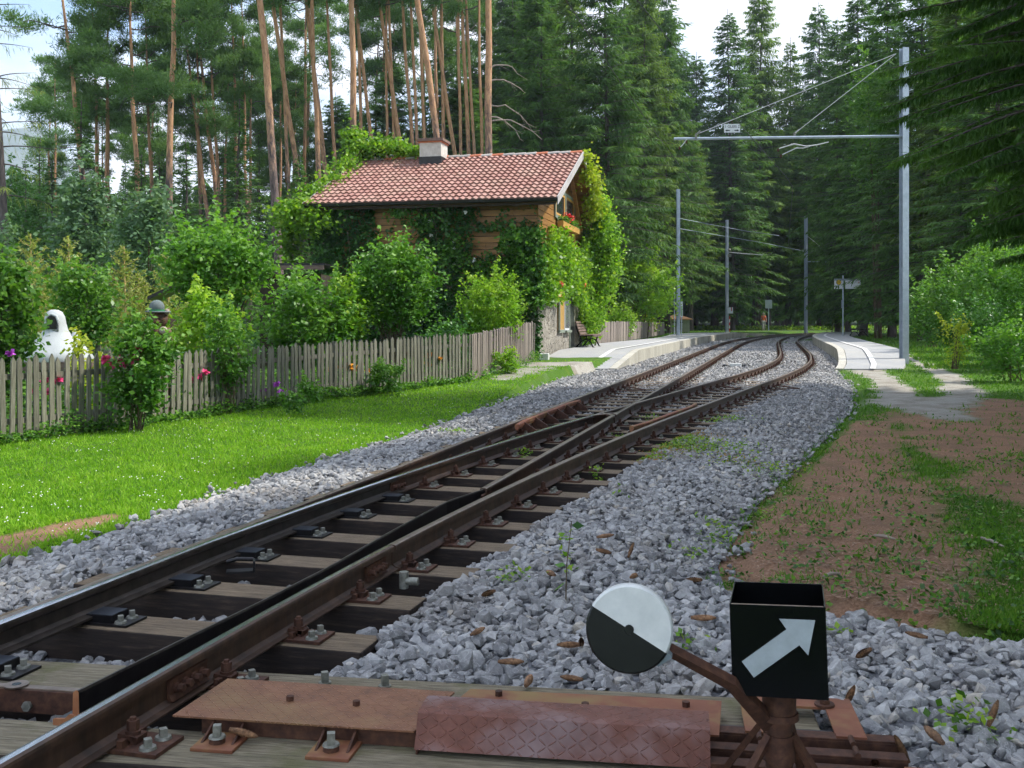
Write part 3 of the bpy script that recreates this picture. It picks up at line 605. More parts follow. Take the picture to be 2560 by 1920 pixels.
# smooth plates behind it
PB=[at(1072*.8641,1808*.8641,-.1),at(1798*.8641,1838*.8641,-.1),at(1804*.8641,1752*.8641,-.1),at(1176*.8641,1722*.8641,-.1)]
t=thing('rust_plate','smooth rusty plate behind the raised cover, between it and the long timber','steel plate',(.3,3.8,0))
m=MB(); quadprism(m,[(a-.3,b_-3.8) for a,b_ in PB],-.106,-.1); m.build('plate',rust_plate,t,bevel=.0015)
m=MB(); quadprism(m,[(a-.3,b_-3.8-.0) for a,b_ in [PB[0],PB[1],(PB[1][0],PB[1][1]+.01),(PB[0][0],PB[0][1]+.01)]],-.152,-.107); m.build('skirt',rust,t)
for sx_,sy_ in ((1463,1762),(1715,1759),(1247,1732)):
    x,y=at(sx_*.8641,sy_*.8641,-.09); m=MB(); cyl(m,(x-.3,y-3.8,-.1),(x-.3,y-3.8,-.082),.015,.015,6,smooth=False); m.build('bolt',rust,t)
for k,(sx_,sy_) in enumerate(((812,1700),(962,1708))):
    x,y=at(sx_*.8641,sy_*.8641,-.14); m=MB(); cyl(m,(x,y,-.153),(x,y,-.147),.026,.026,10); box(m,(x,y,-.127),(.026,.026,.04),rz=.4); tag(m.build('coach_screw',bolt_zinc),'square-headed zinc screw in the long timber, %s of two'%('left' if k==0 else 'right'),'screw','screws in the long timber')
t=thing('rust_plate','rusty plate with a slot, right of and behind the arrow lantern','steel plate',(1.0,3.7,0),A9)
m=MB(); box(m,(.02,.13,-.108),(.4,.1,.01)); box(m,(.17,-.05,-.108),(.1,.26,.01)); box(m,(-.13,-.05,-.108),(.1,.26,.01)); m.build('plate',rust_plate,t,bevel=.0015)
m=MB(); cyl(m,(.12,.1,-.103),(.12,.1,-.095),.036,.036,14); cyl(m,(.12,.1,-.095),(.12,.1,-.08),.02,.02,6,smooth=False); m.build('bolt',rust,t)
t=thing('point_rod_frame','rusty channel irons carrying the point rods below the arrow lantern','steel frame',(.95,3.42,0),A9)
for yb,x0,x1,z0 in ((.13,-.3,.33,-.115),(.0,-.33,.33,-.12),(-.11,-.3,.40,-.125)):
    m=MB(); box(m,((x0+x1)/2,yb,z0),(x1-x0,.06,.008)); box(m,((x0+x1)/2,yb-.027,z0-.034),(x1-x0,.008,.06)); m.build('channel',rust,t,bevel=.0015)
m=MB(); box(m,(.43,-.1,-.16),(.24,.09,.07)); m.build('end_block',rust_plate,t,bevel=.004)
for x,y in ((-.13,.06),(.17,.06),(-.13,-.03),(.17,-.03)):
    m=MB(); cyl(m,(x,y-.03,-.1),(x,y+.03,-.1),.01,.01,8); m.build('pin',rust,t)
m=MB(); box(m,(-.75,.2,-.14),(1.9,.03,.02)); m.build('rod',dark_steel,t)
# tie bar between the blades
t=thing('stretcher_bar','flat dark bar with an eye joining the two switch blades','stretcher bar',(-1.95,4.05,0),math.radians(-10))
m=MB(); box(m,(.0,-.005,-.128),(.82,.035,.012)); m.build('bar',steel_brown,t,bevel=.002)
m=MB(); cyl(m,(.03,-.005,-.121),(.03,-.005,-.116),.045,.045,20); m.build('eye',steel_brown,t); m=MB(); cyl(m,(.03,-.005,-.1165),(.03,-.005,-.1155),.018,.018,16); m.build('eye_hole',lantern_black,t)
m=MB(); box(m,(0,-.03,-.17),(.82,.01,.085)); m.build('web',rust,t)
for k in (-.25,.1):
    m=MB(); cyl(m,(k,-.05,-.185),(k,-.03,-.185),.02,.02,6); m.build('bolt',bolt_zinc,t)
# little lock near the left blade and the pale wheel nut beside the rail
x,y=at(520,1222,-.12); t=thing('blade_lock','small dark clamp with chain between left blade and timber','clamp',(x,y,-.13),.2)
m=MB(); box(m,(0,0,-.02),(.16,.08,.01)); box(m,(.075,0,.01),(.01,.08,.06)); tube(m,[(-.08,.02,.03),(-.02,.02,.045),(.07,.02,.04)],.012,8); m.build('clamp_body',dark_steel,t)
x,y=at(1010*.8641,1452*.8641,-.12); t=thing('wheel_nut','pale brass-coloured nut pair sticking up outside the nearest rail','nut',(x,y,-.1),.3)
m=MB(); cyl(m,(0,0,-.06),(0,0,.03),.026,.026,8); cyl(m,(.01,-.01,-.02),(.07,-.04,-.02),.022,.022,10); m.build('nut_body',bolt_zinc,t)
# switch stand
PX,PY=.80,3.12
t=thing('switch_stand','switch stand with square black arrow lantern and round black and white weight','switch stand',(PX,PY,0))
m=MB(); cyl(m,(0,0,-.17),(0,0,.205),.04,.04,20); cyl(m,(0,0,.12),(0,0,.2),.05,.05,20); cyl(m,(0,0,.105),(0,0,.125),.058,.056,20); cyl(m,(0,0,-.02),(0,0,.06),.047,.045,20); box(m,(0,0,-.15),(.3,.2,.02)); m.build('post',rust,t)
for s in (-1,1):
    m=MB(); q=MB(); tube(m,[(s*.035,-.02,.06),(s*.17,-.05,-.17)],[.014,.02],4,smooth=False); tube(m,[(s*.035,.02,.1),(s*.13,.22,-.16)],[.012,.014],4,smooth=False); m.build('leg',rust,t)
    m=MB(); cyl(m,(s*.235,.0,-.16),(s*.235,.0,-.1),.04,.036,14); cyl(m,(s*.235,.0,-.1),(s*.235,.0,-.05),.022,.022,6,smooth=False); m.build('bolt',rust,t)
yaw=math.radians(-15); lw=.266; o=bpy.data.objects.new('lantern',None); 
m=MB(); z0,z1=.2055,.472; th=.004
for (cx_,cy_,sx2,sy2) in ((0,-lw/2,lw,th),(0,lw/2,lw,th),(-lw/2,0,th,lw-th*1.2),(lw/2,0,th,lw-th*1.2)): box(m,(cx_,cy_,(z0+z1)/2),(sx2,sy2,z1-z0))
box(m,(0,0,z0+.012),(lw-.01,lw-.01,.004)); lo=m.build('lantern',lantern_black,t,bevel=.0012); lo.rotation_euler=(0,-.035,yaw); lo.location=(.016,.015,0)
m=MB(); AR=[(1165,435),(1317,438),(1283,590),(1247,547),(1048,694),(998,626),(1195,480)]
pp=[(((x-955)/405-.5)*lw,z1-(y-376-(x-955)*.015)/402*(z1-z0)) for x,y in AR]; prism(m,pp,'y',-lw/2-.0065,-lw/2-.0035); o=m.build('arrow',arrow_white,lo)
m=MB(); tube(m,[(lw/2-.004,-lw/2,z1),(-lw/2+.004,-lw/2,z1)],.0022,4); m.build('rim_edge',steel_brown,lo)
# lever and weight
dcx,dcz,dy=.339-PX,.41,-.12
m=MB(); dd=unit(np.array([1.,.12,-.55])); tube(m,[(dcx+.1,dy,dcz-.055),(dcx+.1+.2,dy+.03,dcz-.17),(-.03,.0,.09)],[.019,.022,.032],4,smooth=False); m.build('lever',rust,t)
m=MB(); n=48; nrm=unit(np.array([-.16,-.96,.12])); ax=unit(np.cross([0,0,1.],nrm)); az=np.cross(nrm,ax); c=np.array([dcx,dy,dcz]); a0=math.radians(-30)
def arc(t0,t1,k,r,h): q=np.linspace(t0,t1,k); return c+nrm*h+r*(np.cos(q)[:,None]*ax+np.sin(q)[:,None]*az)
sgx=1 if ax[0]>0 else -1
for nm,t0,mt in (('white_half',a0,white_paint),('black_half',a0+PI,black_paint)):
    m=MB(); rings=[arc(t0,t0+PI,25,.118,.03),arc(t0,t0+PI,25,.124,.024),arc(t0,t0+PI,25,.124,-.024),arc(t0,t0+PI,25,.116,-.03)]
    V=np.concatenate(rings); F_=[[k*25+j,k*25+j+1,(k+1)*25+j+1,(k+1)*25+j] for k in range(3) for j in range(24)]
    m.add(V,F_,0,None,True); m.add(V,[list(range(25))]); m.add(V,[list(range(75,100))[::-1]])
    if nm=='white_half': w=m.build('counterweight',mt,t)
    else: m.build('black_half',mt,w)
m=MB(); p=c+nrm*.03; cyl(m,p,p+nrm*.003,.014,.013,14); m.build('hub',black_paint,w)
m=MB(); q=c+.118*(math.cos(-PI/6-.15)*ax+math.sin(-PI/6-.15)*az); box(m,q,(.03,.03,.05),rx=.2,ry=.9); m.build('socket',signgrey,w)
# ---------------------------------------------------------------- platforms
def hramp(y,a0,a1,b0,b1,top=.27,lo=-.1,hi=.0): return lo+(top-lo)*sstep(a0,a1,y) if False else np.where(y<(a1+b0)/2,lo+(top-lo)*np.clip((y-a0)/(a1-a0),0,1),hi+(top-hi)*np.clip((b1-y)/(b1-b0),0,1))
def platform(kerb,inner,side,zf,label,linestart,yend,kw=.22):
    """kerb: plan points of the track-side edge; inner: function giving the far edge at each kerb point"""
    K=np.array(kerb); T=np.gradient(K,axis=0); T=unit(T); Nn=np.stack([-T[:,1],T[:,0]],1)*side; z=zf(K[:,1]); n=len(K)
    t=thing('platform',label,'platform',(float(K[0,0]),float(K[0,1]),0)); o0=np.array([K[0,0],K[0,1],0])
    s=np.concatenate([[0],np.cumsum(np.linalg.norm(np.diff(K,axis=0),axis=1))]); m=MB(); step=1.0; g=R_(3)
    q=np.arange(0,s[-1],step)
    for a in q:
        b_=min(a+step-.012,s[-1]); pts=[]
        for w_ in (0,kw):
            for p in (a,b_): pts.append((np.interp(p,s,K[:,0])+w_*np.interp(p,s,Nn[:,0]),np.interp(p,s,K[:,1])+w_*np.interp(p,s,Nn[:,1]),np.interp(p,s,z)))
        A,B,C_,D_=[np.array(p)-o0 for p in pts]; V=[A,B,D_,C_]; lo=[np.array([v[0],v[1],-.42]) for v in V]; r=g.uniform(0,1)
        m.add(lo+V,[[0,1,5,4],[1,2,6,5],[3,0,4,7],[2,3,7,6]] if side<0 else [[0,4,5,1],[1,5,6,2],[3,7,4,0],[2,6,7,3]],0,r); m.add(lo+V,[[4,5,6,7]],1,r)
    m.build('kerb',[concrete,concrete_top],t)
    I=inner(K); m=MB(); w=np.linspace(0,1,9)[None,:,None]
    A=np.concatenate([K+Nn*(kw+.012),(z-.006)[:,None]],1)[:,None]; Bq=np.concatenate([I,(z-.004)[:,None]],1)[:,None]; G=A*(1-w)+Bq*w-o0
    k=9; i=(np.arange(n-1)[:,None]*k+np.arange(k-1)[None]).ravel(); m.add(G,np.stack([i,i+1,i+k+1,i+k],1),0,None,True)
    fr=np.concatenate([G[0],G[0]-[0,0,.4]]); m.add(fr,[[j,j+1,j+1+k,j+k] for j in range(k-1)]); ba=np.concatenate([G[:,-1],G[:,-1]-[0,0,.5]]); m.add(ba,[[j,j+1,j+1+n,j+n] for j in range(n-1)])
    m.build('pavement',asphalt,t)
    d=np.interp(s,[0,linestart,s[-1]],[.62 if side>0 else .72,.47,.4]); A=np.concatenate([K+Nn*(kw+d[:,None]),(z+.016)[:,None]],1); B2=np.concatenate([K+Nn*(kw+d[:,None]+.15),(z+.016)[:,None]],1)
    sel=slice(0,n); G=np.stack([A,B2],1)[sel]-o0; kk=len(G); m=MB(); i=np.arange(kk-1)*2; m.add(G.reshape(-1,3),np.stack([i,i+1,i+3,i+2],1)); m.build('safety_line',whiteline,t)
    return t
zL=lambda y:np.interp(y,[29.8,34.5,78,91],[-.12,.27,.27,-.02])
zR=lambda y:np.interp(y,[29.8,35.5,82,89],[-.12,.27,.27,.1])
KLi=np.array([np.interp(np.arange(29.8,92,.6),[p[1] for p in KL],[p[0] for p in KL]),np.arange(29.8,92,.6)]).T
KRi=np.array([np.interp(np.arange(29.8,89,.6),[p[1] for p in KRt],[p[0] for p in KRt]),np.arange(29.8,89,.6)]).T
inL=lambda K:np.stack([np.interp(K[:,1],[29.8,31.2,36,43,57,72,92],[.45,.75,1.9,3.4,8.0,11.2,21]),K[:,1]],1)
inR=lambda K:np.stack([K[:,0]+np.interp(K[:,1],[29.8,34,46,60,75,89],[1.9,2.1,2.1,2.2,2.4,2.8]),K[:,1]-.1],1)
platform(KLi,inL,1,zL,'left station platform, wide pale asphalt beside the ivy-covered house',14,92)
platform(KRi,inR,-1,zR,'right station platform, narrow curved asphalt strip with concrete kerb',14,89)

# ---------------------------------------------------------------- station house, local x to the gable side, y into depth
H0=(.8,32.0); HR=math.radians(-13); HZ=.12
def hw(x,y,z=0): c,s=math.cos(HR),math.sin(HR); return (H0[0]+c*x-s*y,H0[1]+s*x+c*y,z)
house=thing('house','small timber station house with red tiled roof overgrown by climbers','house',(H0[0],H0[1],0),HR)
stonewall,nt,N,L,b=newmat('rubble_stone'); v=coords(nt); vo=N.new('ShaderNodeTexVoronoi'); vo.inputs['Scale'].default_value=4.2; vo.feature='DISTANCE_TO_EDGE'; L.new(v,vo.inputs['Vector'])
vc=N.new('ShaderNodeTexVoronoi'); vc.inputs['Scale'].default_value=4.2; L.new(v,vc.inputs['Vector']); f=noise(nt,v,12,7,.7)
c=mix(nt,ramp(nt,vc.outputs['Color'],[(0,(.2,.17,.13)),(1,(.42,.39,.32))]),(.3,.27,.22),ramp(nt,f,[(.3,(.25,.23,.19)),(.7,(.5,.47,.4))]))
cc=mix(nt,.5,ramp(nt,vc.outputs['Color'],[(.2,(.2,.175,.14)),(.8,(.42,.38,.31))]),ramp(nt,f,[(.3,(.2,.18,.15)),(.7,(.48,.45,.38))]))
e=ramp(nt,vo.outputs['Distance'],[(.0,(.0,.0,.0)),(.05,(1,1,1))]); L.new(mix(nt,e,(.22,.2,.16),cc),b.inputs['Base Color']); b.inputs['Roughness'].default_value=.95
bb=N.new('ShaderNodeMath'); bb.operation='MULTIPLY_ADD'; L.new(e,bb.inputs[0]); bb.inputs[1].default_value=1.; L.new(f,bb.inputs[2]); bump(nt,b,bb.outputs[0],1.,.06)
boardm=noisemat('honey_timber_boards',[(.3,(.16,.07,.015)),(.6,(.32,.155,.035)),(.8,(.42,.22,.06))],2.2,.55,stretch=(.6,.6,7),bmp=.3,bd=.004,rdamt=.2)
boardback=noisemat('dark_board_gap',[(.3,(.02,.012,.006)),(.7,(.04,.025,.012))],4,.8)
EZ,RZ,RY=4.94,7.04,4.28; RS=(RZ-EZ)/(RY+.55)
rf=lambda y:EZ+RS*(np.minimum(y,2*RY-y)+.55)
m=MB(); prism(m,[(0,-.5),(8.56,-.5),(8.56,2.42),(0,2.42)],'x',-6.8,0); m.build('stone_base',stonewall,house)
m=MB(); prism(m,[(.03,2.42),(8.53,2.42),(8.53,rf(8.53)-.12),(RY,RZ-.14),(.03,rf(.03)-.12)],'x',-6.77,-.03); wall=m.build('wall',boardback,house)
m=MB(); g=R_(8); z=2.44
while z<6.9:
    h=.185
    if z<4.95:
        xx=-6.8
        while xx<0: 
            w_=min(g.uniform(2.2,4.4),-xx); box(m,(xx+w_/2,.012,z+h/2),(w_-.006,.036,h),rnd=g.uniform()); xx+=w_
    y0=0 if z+h<rf(0)-.16 else (z+h+.16-EZ)/RS-.55; y1=2*RY-y0
    if y1-y0>.3:
        yy=max(y0,-.005)
        while yy<y1-.05:
            w_=min(g.uniform(2.5,5),y1-yy); box(m,(-.012,yy+w_/2,z+h/2),(.036,w_-.006,h),rnd=g.uniform()); yy+=w_
    z+=h+.02
m.build('boards',boardm,house)
# roof
tilem,nt,N,L,b=newmat('red_roof_tiles'); at_=N.new('ShaderNodeAttribute'); at_.attribute_name='rnd'; v=coords(nt); f=noise(nt,v,14,7,.7); f2=noise(nt,v,1.1,4,.6)
c=ramp(nt,at_.outputs['Fac'],[(0,(.27,.125,.1)),(.5,(.32,.16,.13)),(1,(.37,.2,.165))]); c=mix(nt,ramp(nt,f,[(.5,(0,0,0)),(.75,(.3,.3,.3))]),c,(.38,.28,.24)); c=mix(nt,ramp(nt,f2,[(.45,(0,0,0)),(.75,(.45,.45,.45))]),c,(.34,.27,.2))
L.new(c,b.inputs['Base Color']); b.inputs['Roughness'].default_value=.75; bump(nt,b,f,.3,.006)
m=MB(); SL=math.hypot(RY+.55,RZ-EZ); nr=15; rowl=SL/nr; wav=.205; nu=int(8.2/wav*8); xs_=np.linspace(-7.5,.7,nu); ca,sa=(RY+.55)/SL,(RZ-EZ)/SL; g=R_(2)
for side in (0,1):
    for r in range(nr):
        ti=((xs_+7.5)/wav).astype(int); rr=g.uniform(0,1,60)[ti]
        prof_=.023*np.sin((xs_+7.5)/wav*2*PI)+.004*g.normal(size=60)[ti]
        rows=[]
        for (s,off) in ((r*rowl-.015,.0),(r*rowl-.02,.062),(r*rowl+.5*rowl,.03),(min((r+1)*rowl+.02,SL),.006)):
            y=-.55+s*ca-(prof_+off)*sa; z=EZ+s*sa+(prof_+off)*ca
            if side: y=2*RY-y
            rows.append(np.stack([xs_,y,z],1))
        V=np.concatenate(rows); i=(np.arange(3)[:,None]*nu+np.arange(nu-1)[None]).ravel(); m.add(V,np.stack([i,i+1,i+nu+1,i+nu],1),0,np.tile(rr,4),False)
roof=m.build('roof',tilem,house)
m=MB()
for sd_ in (0,1):
    P=[(-.55,EZ-.03),(RY,RZ-.03),(RY,RZ-.15),(-.55,EZ-.15)]
    if sd_: P=[(2*RY-a,b_) for a,b_ in P]
    prism(m,P,'x',-7.48,.68)
m.build('soffit',boardm,roof)
ridge_o=noisemat('orange_ridge_tile',[(.3,(.45,.13,.06)),(.7,(.6,.2,.1))],12,.7); ridge_g=noisemat('grey_ridge_tile',[(.3,(.36,.33,.3)),(.7,(.52,.48,.44))],12,.8,obr=.15)
x=.68; k=0; pat=[1,0,1,0,1,0,0,1,0,0,0,0,0,1,1,0,1,1,1,0]; pat=[1,0,0,1,0,0,0,1,0,1,0,0,1,1,1,0,1,1,0,0]
while x>-7.3:
    q=MB(); th_=np.linspace(0,PI,9); r0,r1=.115,.1
    V=np.concatenate([[[x,RY+r*math.cos(t_),RZ-.015+.85*r*math.sin(t_)+dz] for t_ in th_] for (x,r,dz) in ((x,r0,.01),(x-.43,r1,.0))]); q.add(V,[[j,j+1,j+10,j+9] for j in range(8)],0,None,True); q.add(V,[list(range(9))])
    q.build('ridge_tile',ridge_o if pat[k%20] else ridge_g,roof); x-=.4; k+=1
vergem=noisemat('weathered_verge_board',[(.3,(.3,.28,.27)),(.7,(.5,.48,.46))],5,.8,stretch=(8,1,1))
for xv in (.70,-7.50):
    for sd_ in (0,1):
        P=[(-.6,EZ+.035),(RY,RZ+.045),(RY,RZ-.2),(-.6,EZ-.21)]
        if sd_: P=[(2*RY-a,b_) for a,b_ in P]
        m=MB(); prism(m,P,'x',xv,xv+(.035 if xv>0 else -.035)); m.build('verge_board',vergem,roof)
m=MB(); prism(m,[(-.62,EZ-.02),(-.545,EZ-.02),(-.56,EZ-.085),(-.59,EZ-.11),(-.64,EZ-.11),(-.675,EZ-.085),(-.69,EZ-.01),(-.675,EZ-.01),(-.66,EZ-.075),(-.64,EZ-.095),(-.6,EZ-.09)][::-1],'x',-7.5,.72); m.build('gutter',dark_steel,roof)
m=MB(); prism(m,[(-.56,EZ-.12),(-.53,EZ-.12),(-.53,EZ-.2),(-.56,EZ-.2)],'x',-7.45,.66); m.build('fascia',boardback,roof)
# chimney
plaster=noisemat('stained_plaster',[(.3,(.42,.39,.34)),(.7,(.62,.6,.55))],5,.9,bmp=.15)
m=MB(); box(m,(-4.55,3.85,7.05),(.78,.8,.9)); ch=m.build('chimney',plaster,roof); m=MB(); box(m,(-4.55,3.85,6.72),(.82,.84,.5)); m.build('flashing',dark_steel,ch)
m=MB(); box(m,(-4.55,3.85,7.55),(.96,.98,.1)); m.build('cap',noisemat('chimney_cap',[(.3,(.1,.07,.06)),(.7,(.25,.15,.11))],8,.9),ch,bevel=.01); m=MB(); box(m,(-4.55,3.85,7.48),(.86,.88,.04)); m.build('brick_course',ridge_o,ch)
# gable windows
glassm,nt,N,L,b=newmat('dark_window_glass'); b.inputs['Base Color'].default_value=(.03,.04,.045,1); b.inputs['Roughness'].default_value=.08; b.inputs['Specular IOR Level'].default_value=.7
curtain=plain('curtain',(.22,.24,.25),.9); greenf=noisemat('sage_green_frame',[(.3,(.16,.19,.15)),(.7,(.26,.3,.24))],8,.6); yellowf=noisemat('yellow_frame',[(.3,(.5,.27,.06)),(.7,(.62,.36,.1))],8,.5)
def gwin(y0,y1,z0,z1,outer=.11,label=None):
    m=MB(); 
    for a,b_,c_,d_ in ((y0-outer,y1+outer,z1,z1+outer),(y0-outer,y1+outer,z0-outer,z0),(y0-outer,y0,z0,z1),(y1,y1+outer,z0,z1)): box(m,(.035,(a+b_)/2,(c_+d_)/2),(.07,b_-a,d_-c_))
    w=m.build('window',greenf,house); m=MB()
    for a,b_,c_,d_ in ((y0,y1,z1-.08,z1),(y0,y1,z0,z0+.08),(y0,y0+.14,z0+.08,z1-.08),(y1-.14,y1,z0+.08,z1-.08)): box(m,(.03,(a+b_)/2,(c_+d_)/2),(.05,b_-a,d_-c_))
    m.build('sash',yellowf,w); m=MB(); box(m,(.017,(y0+y1)/2,(z0+z1)/2),(.012,y1-y0-.28,z1-z0-.16)); m.build('pane',glassm,w)
gwin(2.68,4.42,4.78,5.58); gwin(4.66,6.35,4.78,5.58)
m=MB(); prism(m,[(7.0,4.55),(7.16,4.55),(5.0,6.35),(4.84,6.35)],'x',.12,.24); m.build('brace',boardm,house)
def flowerbox(x,y0,y1,z,label,nfl,seed,along_y=True):
    t=thing('flower_box',label,'flower box',hw(x,(y0+y1)/2,0),HR); g=R_(seed); l=y1-y0
    m=MB(); box(m,(0,0,z),(.2,l,.2)); m.build('box',yellowf,t,bevel=.006)
    m=MB(); k=int(260*l); P=np.stack([g.normal(0,.1,k),g.uniform(-l/2,l/2,k),z+.12+np.abs(g.normal(0,.09,k))],1); leaves(m,P,.09,g); m.build('foliage',leaf_mid,t)
    for j in range(nfl):
        q=MB(); p=np.array([g.uniform(.0,.16),g.uniform(-l/2,l/2),z+g.uniform(.2,.42)]); leaves(q,p+g.normal(0,.035,(30,3)),.06,g,aspect=.5); q.build('bloom',redp,t)
flowerbox(.17,2.9,6.4,4.48,'long flower box with red geraniums under the gable window',9,1)
flowerbox(.22,1.35,2.6,2.12,'yellow flower box with red geraniums left of the shutter',5,2)
flowerbox(.16,7.2,7.8,2.25,'small yellow flower box with red geraniums above the bench',5,3)
# ground-floor window with shutter, door recess
m=MB(); box(m,(.035,3.72,1.62),(.05,1.0,1.45)); sh=m.build('shutter',yellowf,house); m=MB()
for y0,y1,z0,z1 in ((3.2,3.32,.85,2.4),(3.2,4.25,.82,.93)): box(m,(.065,(y0+y1)/2,(z0+z1)/2),(.05,y1-y0,z1-z0))
for y in (3.55,3.8,4.02): box(m,(.063,y,1.65),(.012,.02,1.4))
m.build('shutter_frame',greenf,sh)
m=MB(); box(m,(.03,4.85,1.65),(.05,.9,1.5)); w=m.build('window',signwhite,house); m=MB()
for y in (4.5,4.67,4.84,5.0,5.17): box(m,(.062,y,1.65),(.012,.07,1.35))
m.build('pane',glassm,w); m=MB(); box(m,(.08,4.85,.86),(.14,1.0,.08)); m.build('sill',greenf,w)
m=MB(); box(m,(.012,6.0,1.3),(.05,.95,2.1)); d=m.build('door',greenf,house); m=MB(); box(m,(.03,6.0,1.25),(.04,.75,1.9)); m.build('leaf',noisemat('dark_door',[(.3,(.03,.035,.03)),(.7,(.06,.065,.055))],6,.6),d)
# windows on the long side, behind the climbers
m=MB(); box(m,(-3.4,-.03,1.35),(.9,.06,1.1)); w=m.build('window',greenf,house); m=MB(); box(m,(-3.4,-.065,1.35),(.74,.012,.94)); m.build('pane',glassm,w)
# white block at the corner, red letter box plant pot omitted
x,y,_=hw(.38,-.9); t=thing('stone_block','whitewashed stone block at the foot of the house corner','stone block',(x,y,0),HR)
m=MB(); box(m,(0,0,.11),(.27,.2,.32)); m.build('block',noisemat('whitewash',[(.3,(.45,.45,.42)),(.7,(.72,.72,.68))],8,.9,bmp=.6),t,bevel=.02)

# ---------------------------------------------------------------- benches
def bench(label,loc,rz,wood,L_=1.8):
    """backrest along local y, seat faces +x"""
    t=thing('bench',label,'bench',loc,rz)
    for s in (-1,1):
        m=MB(); y=s*(L_/2-.18)
        tube(m,[(-.12,y,.92),(-.06,y,.6),(.02,y,.42),(.25,y,.4),(.5,y,.43),(.56,y,.38)],.028,6); tube(m,[(.02,y,.42),(.08,y,.2),(-.1,y,0),(-.16,y,0)],.03,6); tube(m,[(.46,y,.42),(.4,y,.22),(.52,y,0),(.6,y,0)],.03,6); tube(m,[(.08,y,.22),(.25,y,.3),(.4,y,.22)],.022,6); m.build('leg',lantern_black,t)
    m=MB()
    for k in range(5):
        f_=k/4; x_=.04-.14*f_; z_=.5+.4*f_; box(m,(x_+.012,0,z_),(.03,L_,.082),ry=-.3)
    m.build('backrest',wood,t,bevel=.004)
    m=MB()
    for k in range(5): box(m,(.1+.095*k,0,.435+.004*k),(.082,L_,.03))
    box(m,(.57,0,.41),(.03,L_,.07),ry=.4); m.build('seat',wood,t,bevel=.004)
    return t
bwood=noisemat('brown_bench_wood',[(.3,(.1,.065,.05)),(.7,(.22,.15,.12))],4,.7,stretch=(1,.5,8)); bdark=noisemat('dark_bench_wood',[(.3,(.015,.014,.014)),(.7,(.04,.036,.035))],4,.5)
x,y,_=hw(.3,6.7); bench('brown slatted bench with black iron legs against the house gable',(x,y,.27),HR,bwood,1.9)
bench('dark empty bench seen from its end on the right platform',(21.25,63.2,.24),math.radians(180+2),bdark,1.7)

# ---------------------------------------------------------------- fences
def picket_fence(label,pts,gap,w,zf,hf,mat,postev=2.4,name='fence',face=1,maxn=None,pointed=True,rails=(.25,.78),gapf=None,seed=1):
    P=np.array(pts,float); t=thing(name,label,'fence',(P[0,0],P[0,1],0)); o0=np.array([P[0,0],P[0,1],0]); g=R_(seed)
    s=np.concatenate([[0],np.cumsum(np.linalg.norm(np.diff(P,axis=0),axis=1))]); me={}
    pos=lambda q:np.array([np.interp(q,s,P[:,0]),np.interp(q,s,P[:,1])])
    q=0.; k=0; lastpost=-9; variants=[]
    for v_ in range(6):
        m=MB(); h=1.0; hh=w/2*(1+.06*g.normal()); tp=.06 if pointed else .012
        prism(m,[(-hh,0),(hh,0),(hh*(1+.04*g.normal()),h-tp),(.004*g.normal(),h),(-hh,h-tp)],'y',-.011,.011); variants.append(m.mesh('picket',mat))
    allm=[]
    while q<s[-1]:
        p=pos(q); p2=pos(min(q+.05,s[-1]+.0)) if q<s[-1]-.06 else p; p1=pos(max(q-.05,0)); an=math.atan2((p2-p1)[1],(p2-p1)[0]); z=zf(q); H=hf(q)*(1+.012*g.normal())
        o=bpy.data.objects.new('picket',variants[k%6]); col.objects.link(o); o.parent=t; nrm=np.array([math.sin(an),-math.cos(an)])*face*.032
        o.location=(p[0]-o0[0]+nrm[0],p[1]-o0[1]+nrm[1],z+.02+.008*g.normal()); o.rotation_euler=(.01*g.normal(),.02*g.normal(),an+.03*g.normal()); o.scale=(1,1,H)
        q+=gapf(q) if gapf else gap; k+=1
        if maxn and k>=maxn: break
    for r in rails:
        m=MB(); n=max(2,int(s[-1]/1.2)+2)
        for a,b_ in zip(np.linspace(0,s[-1],n)[:-1],np.linspace(0,s[-1],n)[1:]):
            A,B=pos(a),pos(b_); za,zb=zf(a)+r*hf(a),zf(b_)+r*hf(b_); an=math.atan2((B-A)[1],(B-A)[0]); l=np.linalg.norm(B-A)
            box(m,((A+B)[0]/2-o0[0],(A+B)[1]/2-o0[1],(za+zb)/2),(l*.998,.038,.075),rz=an,ry=-math.atan2(zb-za,l))
        m.build('rail',mat,t)
    for a in np.arange(.45,s[-1],postev):
        A=pos(a); m=MB(); box(m,(A[0]-o0[0],A[1]-o0[1]+.05,zf(a)+.45*hf(a)),(.09,.07,.95*hf(a)+.2)); m.build('post',mat,t)
    return t
F1=[(-6.9,12.4),(-6.46,13.2),(-5.5,15.5),(-4.55,17.6),(-3.5,19.7),(-2.3,21.5),(-1.,23.7)]
picket_fence('long grey picket fence with pointed tops along the lawn',F1,.129,.075,lambda q:-.285+.15*sstep(5,13,q),lambda q:1.08,picketm,2.6,seed=4,maxn=100)
picket_fence('narrow-slatted brown picket fence between the lawn and the house corner',[(-.93,23.75),(.62,30.7)],.118,.07,lambda q:-.12+.16*q/7.1,lambda q:1.06+.1*q/7.1,picketb,seed=5,pointed=False)
picket_fence('brown picket fence behind the platform, between house and utility hut',[(3.45,43.2),(6.6,55.5),(10.5,72)],.3,.24,lambda q:.2,lambda q:.98-.14*q/30,picketb,3.,seed=6,pointed=False,maxn=99)
picket_fence('short bit of grey picket fence seen deep in the garden',[(-8.6,20.4),(-7.0,20.7)],.12,.075,lambda q:-.2,lambda q:.95,picketm,seed=7)

